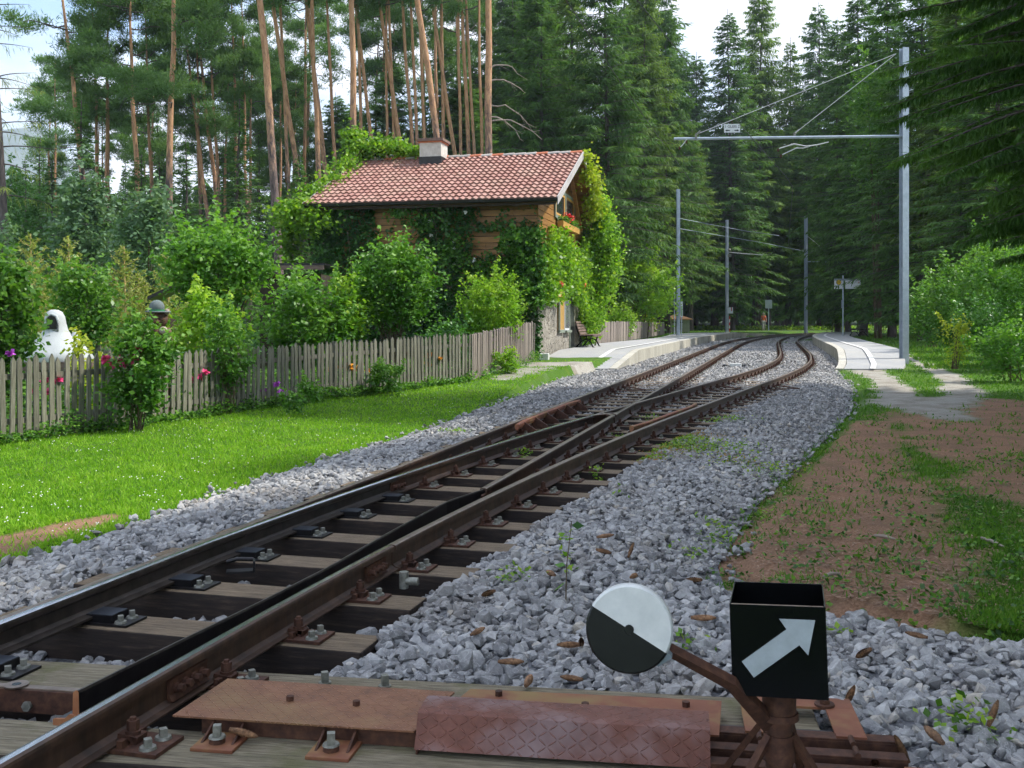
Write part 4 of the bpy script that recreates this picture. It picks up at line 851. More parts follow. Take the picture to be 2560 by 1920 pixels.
# ---------------------------------------------------------------- masts, arms, wires
def mast(label,x,y,z0,z1,w=.19,rz=0.,d=.19):
    t=thing('catenary_mast',label,'mast',(x,y,0),rz); m=MB(); zc,zh=(z0+z1)/2,z1-z0
    box(m,(0,-d/2,zc),(w,.014,zh)); box(m,(0,d/2,zc),(w,.014,zh)); box(m,(0,0,zc),(.012,d-.014,zh)); m.build('beam',galv,t)
    m=MB(); box(m,(0,0,z0-.05),(w*1.8,d*1.8,.1)); m.build('base_plate',concrete,t); return t
PNX,PNY=atD(1953,32.5),32.5
m0=mast('tall near steel mast on the right carrying the long crossarm',PNX,PNY,-.3,9.75,.21,math.radians(12))
A0=(PNX,PNY,7.0); A1=(atD(1456,33),33,zat(300,33))
t=thing('crossarm','long horizontal steel tube reaching from the near mast over both tracks','crossarm',A0)
m=MB(); tube(m,[(0,-.0,0),(A1[0]-A0[0],A1[1]-A0[1],A1[2]-A0[2])],.044,10); m.build('tube',galv,t)
rel=lambda p:(p[0]-A0[0],p[1]-A0[1],p[2]-A0[2])
pt=lambda x,y,D:(atD(x,D),D,zat(y,D))
for a,b_ in ((pt(1936,116,32.5),pt(1505,290,33)),(pt(1936,116,32.5),pt(1718,287,32.8))):
    m=MB(); tube(m,[rel(a),rel(b_)],.011,5); m.build('stay_wire',white_rod,t)
for q in ((1505,290),(1718,287)):
    p=rel(pt(*q,32.9)); m=MB(); tube(m,[p,(p[0]+.12,p[1],p[2]+.1)],.03,8); box(m,(p[0]-.02,p[1],p[2]-.06),(.05,.1,.16)); m.build('insulator',bolt_zinc,t)
for pts_ in ([(1790,307),(1765,313),(1742,316),(1715,311),(1683,321)],[(1750,316),(1735,320),(1720,320),(1690,334)],[(1484,300),(1478,309),(1470,318)]):
    m=MB(); tube(m,[rel(pt(*q,32.2)) for q in pts_],.018,6); m.build('steady_rod',white_rod,t)
for q in ((1681,324),(1687,337),(1483,307),(1468,320)):
    p=rel(pt(*q,32.2)); m=MB(); box(m,p,(.05,.05,.09)); m.build('clamp',rust,t)
def text(s,size,loc,rot,mat,parent,name='lettering',ax='CENTER',ext=.0015):
    cu=bpy.data.curves.new(name,'FONT'); cu.body=s; cu.size=size; cu.align_x=ax; cu.align_y='CENTER'; cu.extrude=ext; tmp=bpy.data.objects.new(name,cu); col.objects.link(tmp); bpy.context.view_layer.update()
    me=bpy.data.meshes.new_from_object(tmp.evaluated_get(bpy.context.evaluated_depsgraph_get())); bpy.data.objects.remove(tmp); me.materials.clear(); me.materials.append(mat)
    o=bpy.data.objects.new(name,me); col.objects.link(o); o.parent=parent; o.location=loc; o.rotation_euler=rot; return o
p=pt(1581.5,277,32.75); t=thing('track_sign','white sign reading 1 GLEIS 2 with two arrows hanging from the stay wire','sign',p,math.radians(-4))
m=MB(); box(m,(0,0,0),(.5,.012,.27)); m.build('panel',signwhite,t); m=MB(); cyl(m,(0,0,.13),(0,0,.24),.012,None,6); m.build('hanger',rust,t)
text('1 GLEIS 2',.118,(0,-.008,.05),(PI/2,0,0),ink,t)
for s in (-1,1):
    m=MB(); prism(m,[(s*.03+s*.04,-.085),(s*.15,-.085),(s*.15,-.105),(s*.215,-.07),(s*.15,-.035),(s*.15,-.055),(s*.07,-.055)],'y',-.0095,-.0065); m.build('arrow',ink,t)
m2=mast('first steel mast on the left platform edge, beside the notice board',atD(1465,65),65,.2,zat(409,65),.2,.1)
m3=mast('second steel mast on the left platform with a switch cabinet',atD(1570.5,88),88,.2,zat(475,88),.2,.3)
m4=mast('far steel mast standing between the track bend and the forest',atD(1741,89),89,.1,zat(467,89),.22,.4)
m5=mast('short-looking mast far right under the trees beyond the bench',atD(1897.5,100),100,.1,7.5,.2,.3)
def wire(pts,label,r=.012,mat=dark_steel,name='wire',cat='wire'):
    m=MB(); tube(m,pts,r,5); return tag(m.build(name,mat),label,cat)
wire([pt(1468,472,65),pt(1530,484,70),pt(1610,499,76),pt(1683,509,82)],'upper thin span wire running right from the first platform mast',.02,galv)
wire([pt(1468,494,65),pt(1545,507,74),pt(1640,523,80),pt(1739,543,89)],'lower thin span wire between the first platform mast and the far mast',.02,galv)
t=thing('bracket_arm','small crossarm with stay wire and plate on the far mast','crossarm',pt(1741,565,89)); rl=lambda p,q=pt(1741,565,89):(p[0]-q[0],p[1]-q[1],p[2]-q[2])
m=MB(); tube(m,[(0,0,0),rl(pt(1813,566,89))],.045,8); m.build('tube',galv,t); m=MB(); tube(m,[rl(pt(1743,509,89)),rl(pt(1811,565,89))],.02,5); m.build('stay_wire',white_rod,t)
m=MB(); box(m,rl(pt(1803,560,88.9)),(.42,.02,.22)); m.build('plate',signwhite,t); m=MB(); tube(m,[rl(pt(1775,568,88)),rl(pt(1800,572,88)),rl(pt(1825,577,88))],.03,5); m.build('steady_rod',white_rod,t)
t=thing('tension_gear','small pulley gear and contact rod on the second platform mast','pulley',pt(1575,550,87.8)); rl=lambda p,q=pt(1575,550,87.8):(p[0]-q[0],p[1]-q[1],p[2]-q[2])
m=MB(); box(m,rl(pt(1576,552,87.8)),(.3,.1,.25)); ball(m,rl(pt(1576,540,87.8)),.12); m.build('gear',bolt_zinc,t); m=MB(); tube(m,[rl(pt(1575,545,87.8)),rl(pt(1606,548,87)),rl(pt(1648,551,86))],.035,5); m.build('rod',white_rod,t)
for f,g_,nm,rt in ((fL,fC,'left',[(5,0)]),(fB,fR,'right',[])):
    yk=np.array([6.,33.,60.,86.]); yy=np.linspace(6,86,33); xm=np.interp(yy,yk,(f(yk)+g_(yk))/2); wire(np.stack([xm,yy,5.55-.1*np.sin((yy-6)/27*PI)**2],1),'dark contact wire hanging above the %s track'%nm,.0075)
# notices and boxes
def board(label,x,y,D,w,h,zc,mat,pole=None,rz=0,extra=None,pr=.03,name='sign',cat='sign'):
    t=thing(name,label,cat,(atD(x,D),D,0),rz); m=MB(); box(m,(0,0,zc),(w,.03,h)); m.build('panel',mat,t)
    if pole: m=MB(); cyl(m,(0,.03,pole[0]),(0,.03,pole[1]),pr,None,8); m.build('pole',galv,t)
    return t
t=board('narrow notice board edge-on beside the first platform mast',1472.5,670,64.5,.14,.95,zat(668,64.5),signwhite,(.2,zat(652,64.5)),name='notice_board',cat='notice board'); m=MB(); box(m,(0,-.018,zat(672,64.5)),(.08,.006,.6)); m.build('poster',plain('poster_green',(.3,.5,.25),.5),t)
board('small grey box strapped to the first platform mast',1471,606,64.8,.13,.45,zat(607,64.8),signgrey,name='junction_box',cat='box')
t=board('thin pole with a pale plate left of the first platform mast',1457,650,66,.1,.5,zat(652,66),signgrey,(.2,zat(648,66)+.6),name='signpost',cat='signpost')
t=board('white cabinet with red mark on the second platform mast',1578,670,87.5,.42,.55,zat(670,87.5),signwhite,name='switch_cabinet',cat='cabinet'); m=MB(); box(m,(.08,-.02,zat(668,87.5)),(.07,.006,.3)); m.build('red_mark',red,t); m=MB(); box(m,(0,0,zat(663.5,87.5)),(.46,.1,.04)); m.build('lid',rust,t)
t=thing('marker_post','slim red and white pipe at the foot of the second platform mast','pipe',(atD(1576,87.6),87.6,.2)); 
for k in range(5): m=MB(); cyl(m,(0,0,.02+.26*k),(0,0,.02+.26*(k+1)),.035,None,8); m.build('band',red if k%2==0 else signwhite,t)
t=board('back of a pale traffic sign on a thin pole beside the walker',1660.5,657,100,.66,.82,zat(657,100),noisemat('sign_back',[(.3,(.4,.43,.45)),(.7,(.52,.55,.57))],3,.5),(.15,zat(648,100)),pr=.04)
# tram stop sign
SD=64.; t=thing('stop_sign','tram stop sign with yellow H roundel and wide pale panel on the right platform','stop sign',(atD(1821.5,SD),SD,0)); zt,zb=zat(602,SD),zat(624,SD)
rx=lambda x:atD(x,SD)-atD(1821.5,SD)
m=MB(); cyl(m,(0,.03,.2),(0,.03,zat(595,SD)),.045,None,10); m.build('pole',galv,t)
m=MB(); a,b_=rx(1802),rx(1820.5); box(m,((a+b_)/2,-.03,(zt+zb)/2),(b_-a,.03,zt-zb)); lp=m.build('panel',signwhite,t)
m=MB(); a2,b2=rx(1826),rx(1858.5); box(m,((a2+b2)/2,-.03,(zt+zb)/2),(b2-a2,.03,zt-zb)); rp=m.build('panel',signwhite,t); m=MB(); box(m,((a+b2)/2,-.05,zt-.06),(b2-a,.006,.12)); m.build('header_strip',signgrey,t)
m=MB(); cyl(m,((a+b_)/2,-.05,zt-.22),((a+b_)/2,-.058,zt-.22),.16,None,24); m.build('roundel',yellow,lp); m=MB(); th_=np.linspace(0,2*PI,33); tube(m,np.stack([(a+b_)/2+.15*np.cos(th_),np.full(33,-.06),zt-.22+.15*np.sin(th_)],1),.014,5); m.build('roundel_rim',green_s,lp)
text('H',.26,((a+b_)/2,-.062,zt-.22),(PI/2,0,0),green_s,lp); text('Tantegert',.075,(b2-.06,-.056,zt-.06),(PI/2,0,0),signwhite,rp,ax='RIGHT')
m=MB(); cyl(m,(b2-.12,-.048,zt-.22),(b2-.12,-.053,zt-.22),.03,None,12); m.build('badge',red,rp); m=MB(); box(m,(b2-.28,-.048,zt-.22),(.2,.004,.02)); m.build('line_text',signgrey,rp)
board('small blue-grey plate edge-on low on the stop sign pole',1818.5,650,SD,.07,.5,zat(650,SD)-.2,signgrey,name='timetable',cat='timetable')
# utility hut
D=90; xc=atD(1461.5,D); t=thing('utility_hut','little pale utility hut with flat orange pyramid roof behind the first mast','hut',(xc,D,.1),.1)
m=MB(); box(m,(0,0,.55),(1.9,1.5,1.1)); m.build('wall',noisemat('pale_green_render',[(.3,(.34,.36,.26)),(.7,(.46,.47,.36))],4,.9),t); m=MB(); V=[(-1.15,-.95,1.1),(1.15,-.95,1.1),(1.15,.95,1.1),(-1.15,.95,1.1),(-1.15,-.95,1.2),(1.15,-.95,1.2),(1.15,.95,1.2),(-1.15,.95,1.2),(0,0,1.62)]
m.add(V,[[0,3,2,1],[0,1,5,4],[1,2,6,5],[2,3,7,6],[3,0,4,7]]); m.add(V,[[4,5,8],[5,6,8],[6,7,8],[7,4,8]]); m.build('roof',noisemat('orange_hut_roof',[(.3,(.6,.26,.1)),(.7,(.75,.4,.2))],5,.7),t)
m=MB(); box(m,(-.1,-.76,.9),(.9,.02,.09)); m.build('vent',boardback,t)
# clearance markers
def marker(label,x,y,w,arms):
    t=thing('clearance_marker',label,'marker',(x,y,float(bh(x,y)))); m=MB(); box(m,(0,0,.05),(w,.12,.12)); m.build('block',noisemat('marker_white',[(.3,(.5,.52,.5)),(.7,(.72,.73,.7))],9,.8),t,bevel=.01)
    for s in (-1,1):
        m=MB(); ball(m,(s*(w/2+arms*.5),0,.03),(arms*.5,.09,.055),10,7,warp=.1); m.build('black_end',black_paint,t)
marker('white block with black ends lying in the ballast between the two tracks',atD(1589,31.5),31.5,.34,.24)
marker('tiny white marker block far off where the two tracks converge',atD(1709,77),77,.4,.22)

# ---------------------------------------------------------------- garden things
x=atD(122,18.5); oz=-.15; t=thing('garden_oven','white plastered bell-shaped garden oven with arched black opening','garden oven',(x,18.5,0))
oven=noisemat('white_render',[(.3,(.38,.41,.42)),(.7,(.5,.53,.53))],3,.8,bmp=.15,bd=.01)
prof=[(.6,.55),(.62,.62),(.55,.72),(.4,.88),(.27,1.0),(.21,1.1),(.185,1.22),(.17,1.34),(.13,1.42),(.06,1.46),(.0,1.465)]
m=MB(); n=28; th_=np.arange(n)*2*PI/n; V=np.concatenate([np.stack([-.02+r*np.cos(th_)+(.06*(1.2-z)),r*.9*np.sin(th_),np.full(n,z)],1) for r,z in prof]); m.add(V,[[k*n+j,k*n+(j+1)%n,(k+1)*n+(j+1)%n,(k+1)*n+j] for k in range(len(prof)-1) for j in range(n)],0,None,True)
prof2=[(.3,.6),(.25,.72),(.18,.82),(.1,.9),(0,.93)]; V=np.concatenate([np.stack([.3+r*np.cos(th_),r*.9*np.sin(th_)+.05,np.full(n,z+.22*(z>.9))],1) for r,z in prof2]); m.add(V,[[k*n+j,k*n+(j+1)%n,(k+1)*n+(j+1)%n,(k+1)*n+j] for k in range(len(prof2)-1) for j in range(n)],0,None,True)
m.build('dome',oven,t)
m=MB(); A=[(-.09,1.12),(.08,1.12),(.083,1.26),(.055,1.33),(-.01,1.36),(-.065,1.33),(-.09,1.26)]; prism(m,A,'y',-.2,-.1); m.build('opening',lantern_black,t)
m=MB(); tube(m,[(a*1.25-.002,-.165,(b_-1.24)*1.22+1.235) for a,b_ in A+A[:1]],.028,6); m.build('arch_rim',oven,t)
m=MB(); box(m,(.05,0,.48),(1.25,1.05,.12)); m.build('slab',bwood,t); m=MB(); box(m,(.05,0,.1),(1.1,.95,.66)); m.build('plinth',stonewall,t)
# carved bear with hat
x=atD(343,16.5); t=thing('carved_figure','carved wooden bear figure wearing a grey hat, half hidden behind the fence','carved figure',(x,16.5,.17))
cw=noisemat('carved_brown_wood',[(.3,(.04,.02,.012)),(.6,(.14,.07,.04)),(.8,(.3,.2,.14))],9,.8,stretch=(2,2,1),bmp=.8,bd=.02); pw=noisemat('pale_carved_wood',[(.3,(.3,.23,.18)),(.7,(.5,.42,.36))],9,.8)
m=MB(); ball(m,(0,0,.55),(.2,.18,.52),14,10,warp=.03); ball(m,(0,-.02,1.13),(.15,.14,.15),14,9); ball(m,(-.01,-.14,1.09),(.08,.08,.06)); ball(m,(-.17,-.05,.8),(.07,.09,.2)); ball(m,(.17,-.05,.8),(.07,.09,.2)); m.build('body',cw,t)
m=MB(); ball(m,(-.13,-.03,1.25),(.04,.03,.05)); ball(m,(.14,-.03,1.24),(.04,.03,.05)); m.build('ear',pw,t)
m=MB(); ball(m,(.12,-.14,.95),(.07,.05,.06)); ball(m,(.12,-.14,.74),(.06,.05,.09)); m.build('paw',pw,t); m=MB(); cyl(m,(0,0,-.6),(0,0,.04),.22,.2,14); m.build('stump',cw,t)
hatm=plain('grey_felt',(.13,.16,.16),.9); m=MB(); ball(m,(-.02,-.03,1.31),(.12,.11,.12),14,9); cyl(m,(0,-.04,1.235),(0,-.04,1.25),.2,.19,18); h_=m.build('hat',hatm,t); m=MB(); cyl(m,(-.02,-.03,1.25),(-.02,-.03,1.275),.122,.12,18); m.build('hat_band',plain('hat_band',(.03,.2,.08),.8),h_)
# shed roofs in the garden
t=thing('garden_shed','low flat-roofed wooden garden shed left of the house, mostly hidden','shed',(atD(600,27),27,0),-.03)
z=zat(571,27); m=MB(); box(m,(.3,.8,z),(1.9,1.8,.05)); m.build('roof',dark_steel,t); m=MB(); box(m,(.3,-.1,z-.09),(1.85,.04,.11)); m.build('fascia',bwood,t); m=MB(); box(m,(.3,.9,z/2-.2),(1.6,1.5,z-.1)); m.build('wall',boardback,t)
t=thing('lean_to','small sloping dark lean-to roof at the left foot of the house','shed',(atD(665,29),29,0),0)
m=MB(); prism(m,[(-.4,1.05+.9),(.35,1.95+.45+.1),(.35,2.42),(-.4,1.87)],'y',0,1.2); m.build('roof',dark_steel,t); m=MB(); box(m,(.1,.6,.9),(.6,1.,1.9)); m.build('wall',boardback,t)
t=thing('wood_store','dark slanted roof of a wood store among the shrubs','shed',(atD(345,21),21,0),0)
m=MB(); prism(m,[(-.25,zat(640,21)),(.2,zat(618,21)),(.2,zat(626,21)),(-.25,zat(648,21))],'y',0,.8); m.build('roof',dark_steel,t); m=MB(); box(m,(0,.4,.6),(.3,.6,1.4)); m.build('wall',boardback,t)

# ---------------------------------------------------------------- the walker
def person():
    D=102.; x=atD(1649.5,D); t=thing('person','person in orange top and pale grey trousers walking on the far path','person',(x,D,.18),0)
    def skin(name,vs,es,rs,mat,sub=2):
        me=bpy.data.meshes.new(name); me.from_pydata(vs,es,[]); o=bpy.data.objects.new(name,me); col.objects.link(o); o.parent=t
        md=o.modifiers.new('Skin','SKIN'); md.use_smooth_shade=True
        for sv,r in zip(me.skin_vertices[0].data,rs): sv.radius=(r[0],r[1]) if isinstance(r,tuple) else (r,r)
        me.skin_vertices[0].data[0].use_root=True; o.modifiers.new('Sub','SUBSURF').levels=sub; o.modifiers[-1].render_levels=sub; me.materials.append(mat); return o
    sk_=plain('skin',(.5,.28,.2),.6)
    V=[(0,0,.92),(0,0,1.15),(0,0,1.38),(0,0,1.46),(0,-.01,1.53),(0,-.01,1.63),(-.18,0,1.36),(-.25,.02,1.1),(-.24,-.08,.87),(-.24,-.1,.78),(.18,0,1.36),(.25,.0,1.1),(.26,-.06,.87),(.26,-.08,.78),(-.09,0,.86),(-.1,-.12,.48),(-.1,-.1,.08),(-.1,-.22,.03),(.09,0,.86),(.11,.05,.48),(.12,.2,.1),(.12,.1,.03)]
    E_=[(0,1),(1,2),(2,3),(3,4),(4,5),(2,6),(6,7),(7,8),(8,9),(2,10),(10,11),(11,12),(12,13),(0,14),(14,15),(15,16),(16,17),(0,18),(18,19),(19,20),(20,21)]
    Rr=[(.14,.1),(.12,.09),(.13,.09),.055,.085,.09,.06,.042,.033,.04,.06,.042,.033,.04,.09,.058,.042,.04,.09,.058,.042,.04]
    skin('body',V,E_,Rr,sk_)
    skin('shirt',[(0,0,.9),(0,0,1.12),(0,0,1.36),(0,0,1.42),(-.17,0,1.37),(-.215,.01,1.22),(.17,0,1.37),(.215,.0,1.22)],[(0,1),(1,2),(2,3),(2,4),(4,5),(2,6),(6,7)],[(.19,.13),(.165,.12),(.17,.115),(.08,.07),.085,.075,.085,.075],plain('orange_shirt',(.95,.2,.05),.8))
    skin('trousers',[(0,0,.95),(-.09,0,.86),(-.1,-.11,.48),(-.1,-.09,.1),(.09,0,.86),(.11,.05,.48),(.12,.19,.12)],[(0,1),(1,2),(2,3),(0,4),(4,5),(5,6)],[(.17,.12),.115,.085,.075,.115,.085,.075],plain('pale_trousers',(.42,.4,.36),.9))
    m=MB(); ball(m,(0,.02,1.62),(.1,.105,.11)); m.build('hair',plain('grey_hair',(.4,.35,.3),.9),t)
    for s in (-1,1): m=MB(); tube(m,[(s*.1,-.11,1.4),(s*.11,-.13,1.25),(s*.12,-.1,1.1)],.02,5); m.build('backpack_strap',plain('strap',(.25,.05,.2),.8),t)
    m=MB(); ball(m,(0,.2,1.22),(.15,.1,.22)); m.build('backpack',plain('backpack',(.3,.05,.12),.8),t)
    m=MB(); ball(m,(-.035,-.105,1.635),.012,6,5); ball(m,(.035,-.105,1.635),.012,6,5); ball(m,(0,-.11,1.6),.016,6,5); m.build('face_feature',plain('face_dark',(.2,.1,.08),.6),t)
    for s,(yy,zz) in ((-1,(-.16,.03)),(1,(.14,.05))): m=MB(); ball(m,(s*.11,yy,zz),(.05,.13,.05)); m.build('shoe',signgrey,t)
person()
# ---------------------------------------------------------------- trees
def spruce_meshes(seed,H,Rf,base,nb,ntw,twl,tww,droop,hang,r0=.24,mat=None,bare=0):
    g=R_(seed); tr=MB(); k=9; z=np.linspace(-.3,H,k); wob=.12*np.cumsum(g.normal(size=(k,2)),0)/3; tube(tr,np.c_[wob,z],np.interp(z,[-.3,.6,H],[r0*1.35,r0,.02]),9)
    P=[];D=[];W=[];Rn=[]; zz=np.sort(base+(H*.985-base)*g.uniform(0,1,nb)**.9); ang=np.arange(nb)*2.4+g.normal(0,.35,nb)
    for zb,a in zip(zz,ang):
        f=(zb-base)/(H-base); Lb=Rf(f)*g.uniform(.72,1.18); 
        if Lb<.15: Lb=.15
        dr=droop*g.uniform(.6,1.3)*(1-.5*f); up=.30*f+.05
        t=np.linspace(0,1,7); path=np.stack([np.cos(a)*Lb*t,np.sin(a)*Lb*t,zb+Lb*(up*t-dr*t*t*1.1+.28*dr*t**3*1.6)],1)
        if Lb>.7: tube(tr,path,np.interp(t,[0,1],[.014+.008*Lb,.004]),4,0,False)
        n=int(ntw*(.25+Lb/3.2)); tt=g.uniform(.06 if bare==0 else bare,1,n)**.8; pb=np.stack([np.interp(tt,t,path[:,j]) for j in range(3)],1)
        out=np.array([np.cos(a),np.sin(a),0]); lat=np.array([-np.sin(a),np.cos(a),0]); s=g.choice([-1,1],n)
        ll=twl*(.55+.9*(1-tt))*g.uniform(.6,1.3,n)*min(1.2,.45+Lb/3)
        d=out*(.55+.25*g.normal(size=(n,1)))+lat*(s*g.uniform(.25,1.1,n))[:,None]; d[:,2]-=hang*g.uniform(.1,1.3,n)*(1-.3*f); d+=(.4 if hang>2 else .14)*g.normal(size=(n,3)); d=unit(d)
        nn=g.normal(size=(n,3))*.5+[0,0,1]; w=unit(np.cross(d,nn))
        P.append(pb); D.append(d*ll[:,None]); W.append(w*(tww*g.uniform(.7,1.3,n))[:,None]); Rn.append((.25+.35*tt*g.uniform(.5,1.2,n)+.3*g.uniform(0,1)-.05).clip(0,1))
    m=MB(); diamonds(m,np.concatenate(P),np.concatenate(D),np.concatenate(W),np.concatenate(Rn))
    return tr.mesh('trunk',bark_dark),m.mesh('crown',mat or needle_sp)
def pine_meshes(seed,H=24,cb=10.,nl=30):
    g=R_(seed); tr=MB(); k=12; z=np.linspace(-.4,H,k); wob=np.cumsum(g.normal(0,.07,(k,2)),0); wob-=wob[0]; tp=np.c_[wob,z]; tube(tr,tp,np.interp(z,[-.4,.8,H*.6,H],[.27,.215,.13,.03]),10)
    P=[];D=[];W=[];Rn=[]
    for i in range(nl):
        f=g.uniform(0,1)**.8; zb=cb+(H-cb)*f*.98; a=g.uniform(0,2*PI); Lb=(1.1+2.6*math.sin(PI*min(1,.25+.7*f)))*g.uniform(.5,1.2)*(1 if f>.12 else .8)
        x0=np.array([np.interp(zb,z,wob[:,0]),np.interp(zb,z,wob[:,1]),zb]); t=np.linspace(0,1,6); bend=g.normal(0,.12,(6,3)); bend[0]=0
        path=x0+np.stack([np.cos(a)*Lb*t,np.sin(a)*Lb*t,Lb*(g.uniform(-.25,.35)*t+g.uniform(-.1,.35)*t*t)],1)+bend*Lb*.35
        tube(tr,path,np.interp(t,[0,1],[.018+.009*Lb,.006]),5,1,False)
        if f<.12 and g.uniform()<.6: continue
        nc=g.integers(2,5)
        for _ in range(nc):
            tc=g.uniform(.5,1.05); c=np.array([np.interp(tc,t,path[:,j]) for j in range(3)])+g.normal(0,.28,3); r=g.uniform(.45,1.05); n=int(165*r)
            q=g.normal(size=(n,3)); q=unit(q)*g.uniform(.2,1,(n,1))**.5; q[:,2]*=.42; pp=c+q*r*(1+.35*g.normal(size=(n,1)))
            for _k in range(2):
                d=unit(q*.8+[0,0,.55]+.6*g.normal(size=(n,3))); w=unit(np.cross(d,g.normal(size=(n,3))))
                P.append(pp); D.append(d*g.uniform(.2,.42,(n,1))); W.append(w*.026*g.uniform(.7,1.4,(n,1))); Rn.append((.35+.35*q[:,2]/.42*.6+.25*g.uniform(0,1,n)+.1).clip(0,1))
    m=MB(); diamonds(m,np.concatenate(P),np.concatenate(D),np.concatenate(W),np.concatenate(Rn))
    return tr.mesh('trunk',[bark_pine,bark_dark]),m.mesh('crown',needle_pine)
cone=lambda R,p=.85:(lambda f:R*(1-f)**p*min(1,.55+3*f))
SPR={}
SPR['dense']=[spruce_meshes(20+i,28,cone(5.0,.6),1.5,350,60,.66,.045,.55,.7) for i in range(2)]
SPR['droop']=[spruce_meshes(30+i,28,cone(4.6,.6),3.,320,68,.66,.038,.5,1.5,mat=needle_sp2 if i else needle_sp) for i in range(2)]
SPR['bare']=[spruce_meshes(40+i,27,cone(4.2,.7),4.5,280,54,.68,.048,.5,.9,r0=.27,mat=needle_sp2 if i else needle_sp) for i in range(2)]
SPR['small']=[spruce_meshes(50+i,15,cone(2.6,.9),.6,230,46,.48,.034,.4,.5,r0=.14) for i in range(2)]
PIN=[pine_meshes(60+i,24,11.+i*.8,22+i) for i in range(5)]
def tree(name,label,ms,loc,H0_,H,rz=0,lean=(0,0),group=None,cat='tree',xy=1.):
    t=thing(name,label,cat,loc,rz,group); t.rotation_euler=(lean[1],lean[0],rz); s=H/H0_; t.scale=(s*xy,s*xy,s)
    for nm,me in zip(('trunk','crown'),ms):
        o=bpy.data.objects.new(nm,me); col.objects.link(o); o.parent=t
    return t
PIH=[pine_meshes(70+i,27,16.2+i*.8,19+i) for i in range(3)]
# Scots pines: foot x,y and top x on the photograph, trunk width in its pixels
PINES=[(168,340,122,12),(243,580,240,11),(287,400,268,12),(362,580,361,15),(460,500,398,10),(468,500,411,10),(478,500,455,8),(597,565,553,17),(640,360,588,12),(678,300,665,12),(693,290,659,11),(754,310,752,15),(803,310,766,9),(832,340,829,7),(868,340,818,11),(887,340,862,9),(902,340,886,8),(938,335,892,16),(957,290,952,9),(975,290,931,10),(1012,335,995,10),(1024,330,1006,6),(1054,335,1053,17)]
PINES+=[(212,400,196,8),(330,450,318,8),(432,420,420,7),(512,450,492,8),(532,400,520,7),(622,380,604,8),(722,330,706,8),(780,320,772,8),(852,335,838,8),(918,335,905,8),(990,335,984,8),(1036,335,1028,8)]; PINES.sort()
g=R_(77)
for i,(xb,yb,xt,w) in enumerate(PINES):
    hi=xb>590; D=float(np.clip(.37*2604/(w/.8641),48,74)); D=47+(D-48)*(.5 if hi else .75); z0=.15; yv=lambda z:(YH-(z-CZ)*F/D)*.8641
    sl=(xt-xb)/(0-yb); X0=atD(xb+sl*(yv(z0)-yb),D); X1=atD(xb+sl*(yv(18)-yb),D); lean=math.atan((X1-X0)/18)
    H=g.uniform(22,26); wid=w/.8641*D/2604; big={362:'thick straight pine in front of the left sky gap',597:'thick leaning pine with dark foot in the middle of the left wood',754:'thick straight orange pine left of the chimney',938:'stout orange pine leaning behind the chimney',1054:'stout bright orange pine just right of the chimney'}
    lab=big.get(xb,'slender Scots pine, %s trunk from the left edge of the pine row'%ordn(i+1))
    if hi: H=g.uniform(28,31)
    tree('pine_tree',lab,(PIH if hi else PIN)[i%(3 if hi else 5)],(X0,D,z0),27 if hi else 24,H,0,(lean,0),'Scots pines behind the garden and house',xy=float(np.clip(wid/.36/(H/(27 if hi else 24)),.5,1.25)))
g=R_(78)
for i in range(30):   # second row, thin dark trunks seen between the others
    xv=g.uniform(90,1080); D=g.uniform(72,92); tree('pine_tree','thin shaded pine in the back row seen between the front pines',(PIH[i%3] if xv>640 else PIN[i%5]),(atD(xv,D),D,.2),27 if xv>640 else 24,g.uniform(19,24)+(9 if xv>640 else 0),g.uniform(0,6),(g.normal(0,.03),0),'back row of pines',xy=.8)
# larch on the far left
LAR=spruce_meshes(91,24,lambda f:2.6*(1-f)**.5,6,70,34,.5,.012,.35,2.,r0=.2,mat=needle_larch)
xb=atD(24,44); tree('larch_tree','tall grey-stemmed larch at the left edge with thin drooping twigs',LAR,(xb,44,.1),24,23,.5,(-.045,0))
# individual spruces: x on the photograph, distance, top y, kind
SP=[(1581,104,18,'dense','pointed spruce left of the middle sky gap'),(1631,110,-40,'droop','tall spruce with its tip above the frame, right of the pointed one'),(1771,110,4,'dense','dark-tiered spruce with ragged tip touching the top edge'),(1812,92,32,'dense','spruce just right of the ragged-tipped one'),
(1503,112,112,'dense','lower spruce standing in the gap of sky above the crossarm'),(1702,118,84,'bare','lower spruce between two taller ones above the crossarm'),
(1440,84,15,'droop','drooping spruce directly behind the first platform mast'),(1382,80,-60,'droop','tall drooping spruce between house gable and platform mast'),(1312,60,-90,'droop','tall drooping spruce right behind the gable'),(1235,70,-60,'droop','tall spruce behind the right end of the roof ridge'),(1163,62,-30,'droop','grey-stemmed spruce above the middle of the roof ridge'),(1110,80,-20,'dense','dark spruce right of the stout orange pine'),
(520,50,212,'small','narrow dark spruce in the gap of the pine wood'),(190,46,215,'small','low dark spruce behind the ash saplings'),(300,50,330,'small','dark spruce between two pine trunks on the left'),(110,58,345,'small','small spruce before the distant mountain'),(650,56,330,'small','low dark spruce left of the wisteria'),(400,55,300,'small','dark spruce under the pine crowns on the left'),
(1865,78,-30,'dense','dark spruce behind the near mast, left side'),(1925,70,-60,'dense','dark spruce directly behind the near mast'),(1995,60,-80,'dense','dark spruce right of the near mast'),(2075,56,-80,'bare','bare-stemmed spruce above the right shrubs'),(2160,50,-90,'dense','big dark spruce in the upper right corner behind the near boughs'),
(1660,112,250,'bare','spruce behind the walker with open lower stem'),(1540,110,300,'bare','spruce between the two platform masts'),(1745,108,320,'bare','spruce behind the far mast'),(1830,84,330,'bare','thick-stemmed spruce behind the tram stop sign'),(1490,100,260,'bare','spruce just right of the first platform mast')]
g=R_(79)
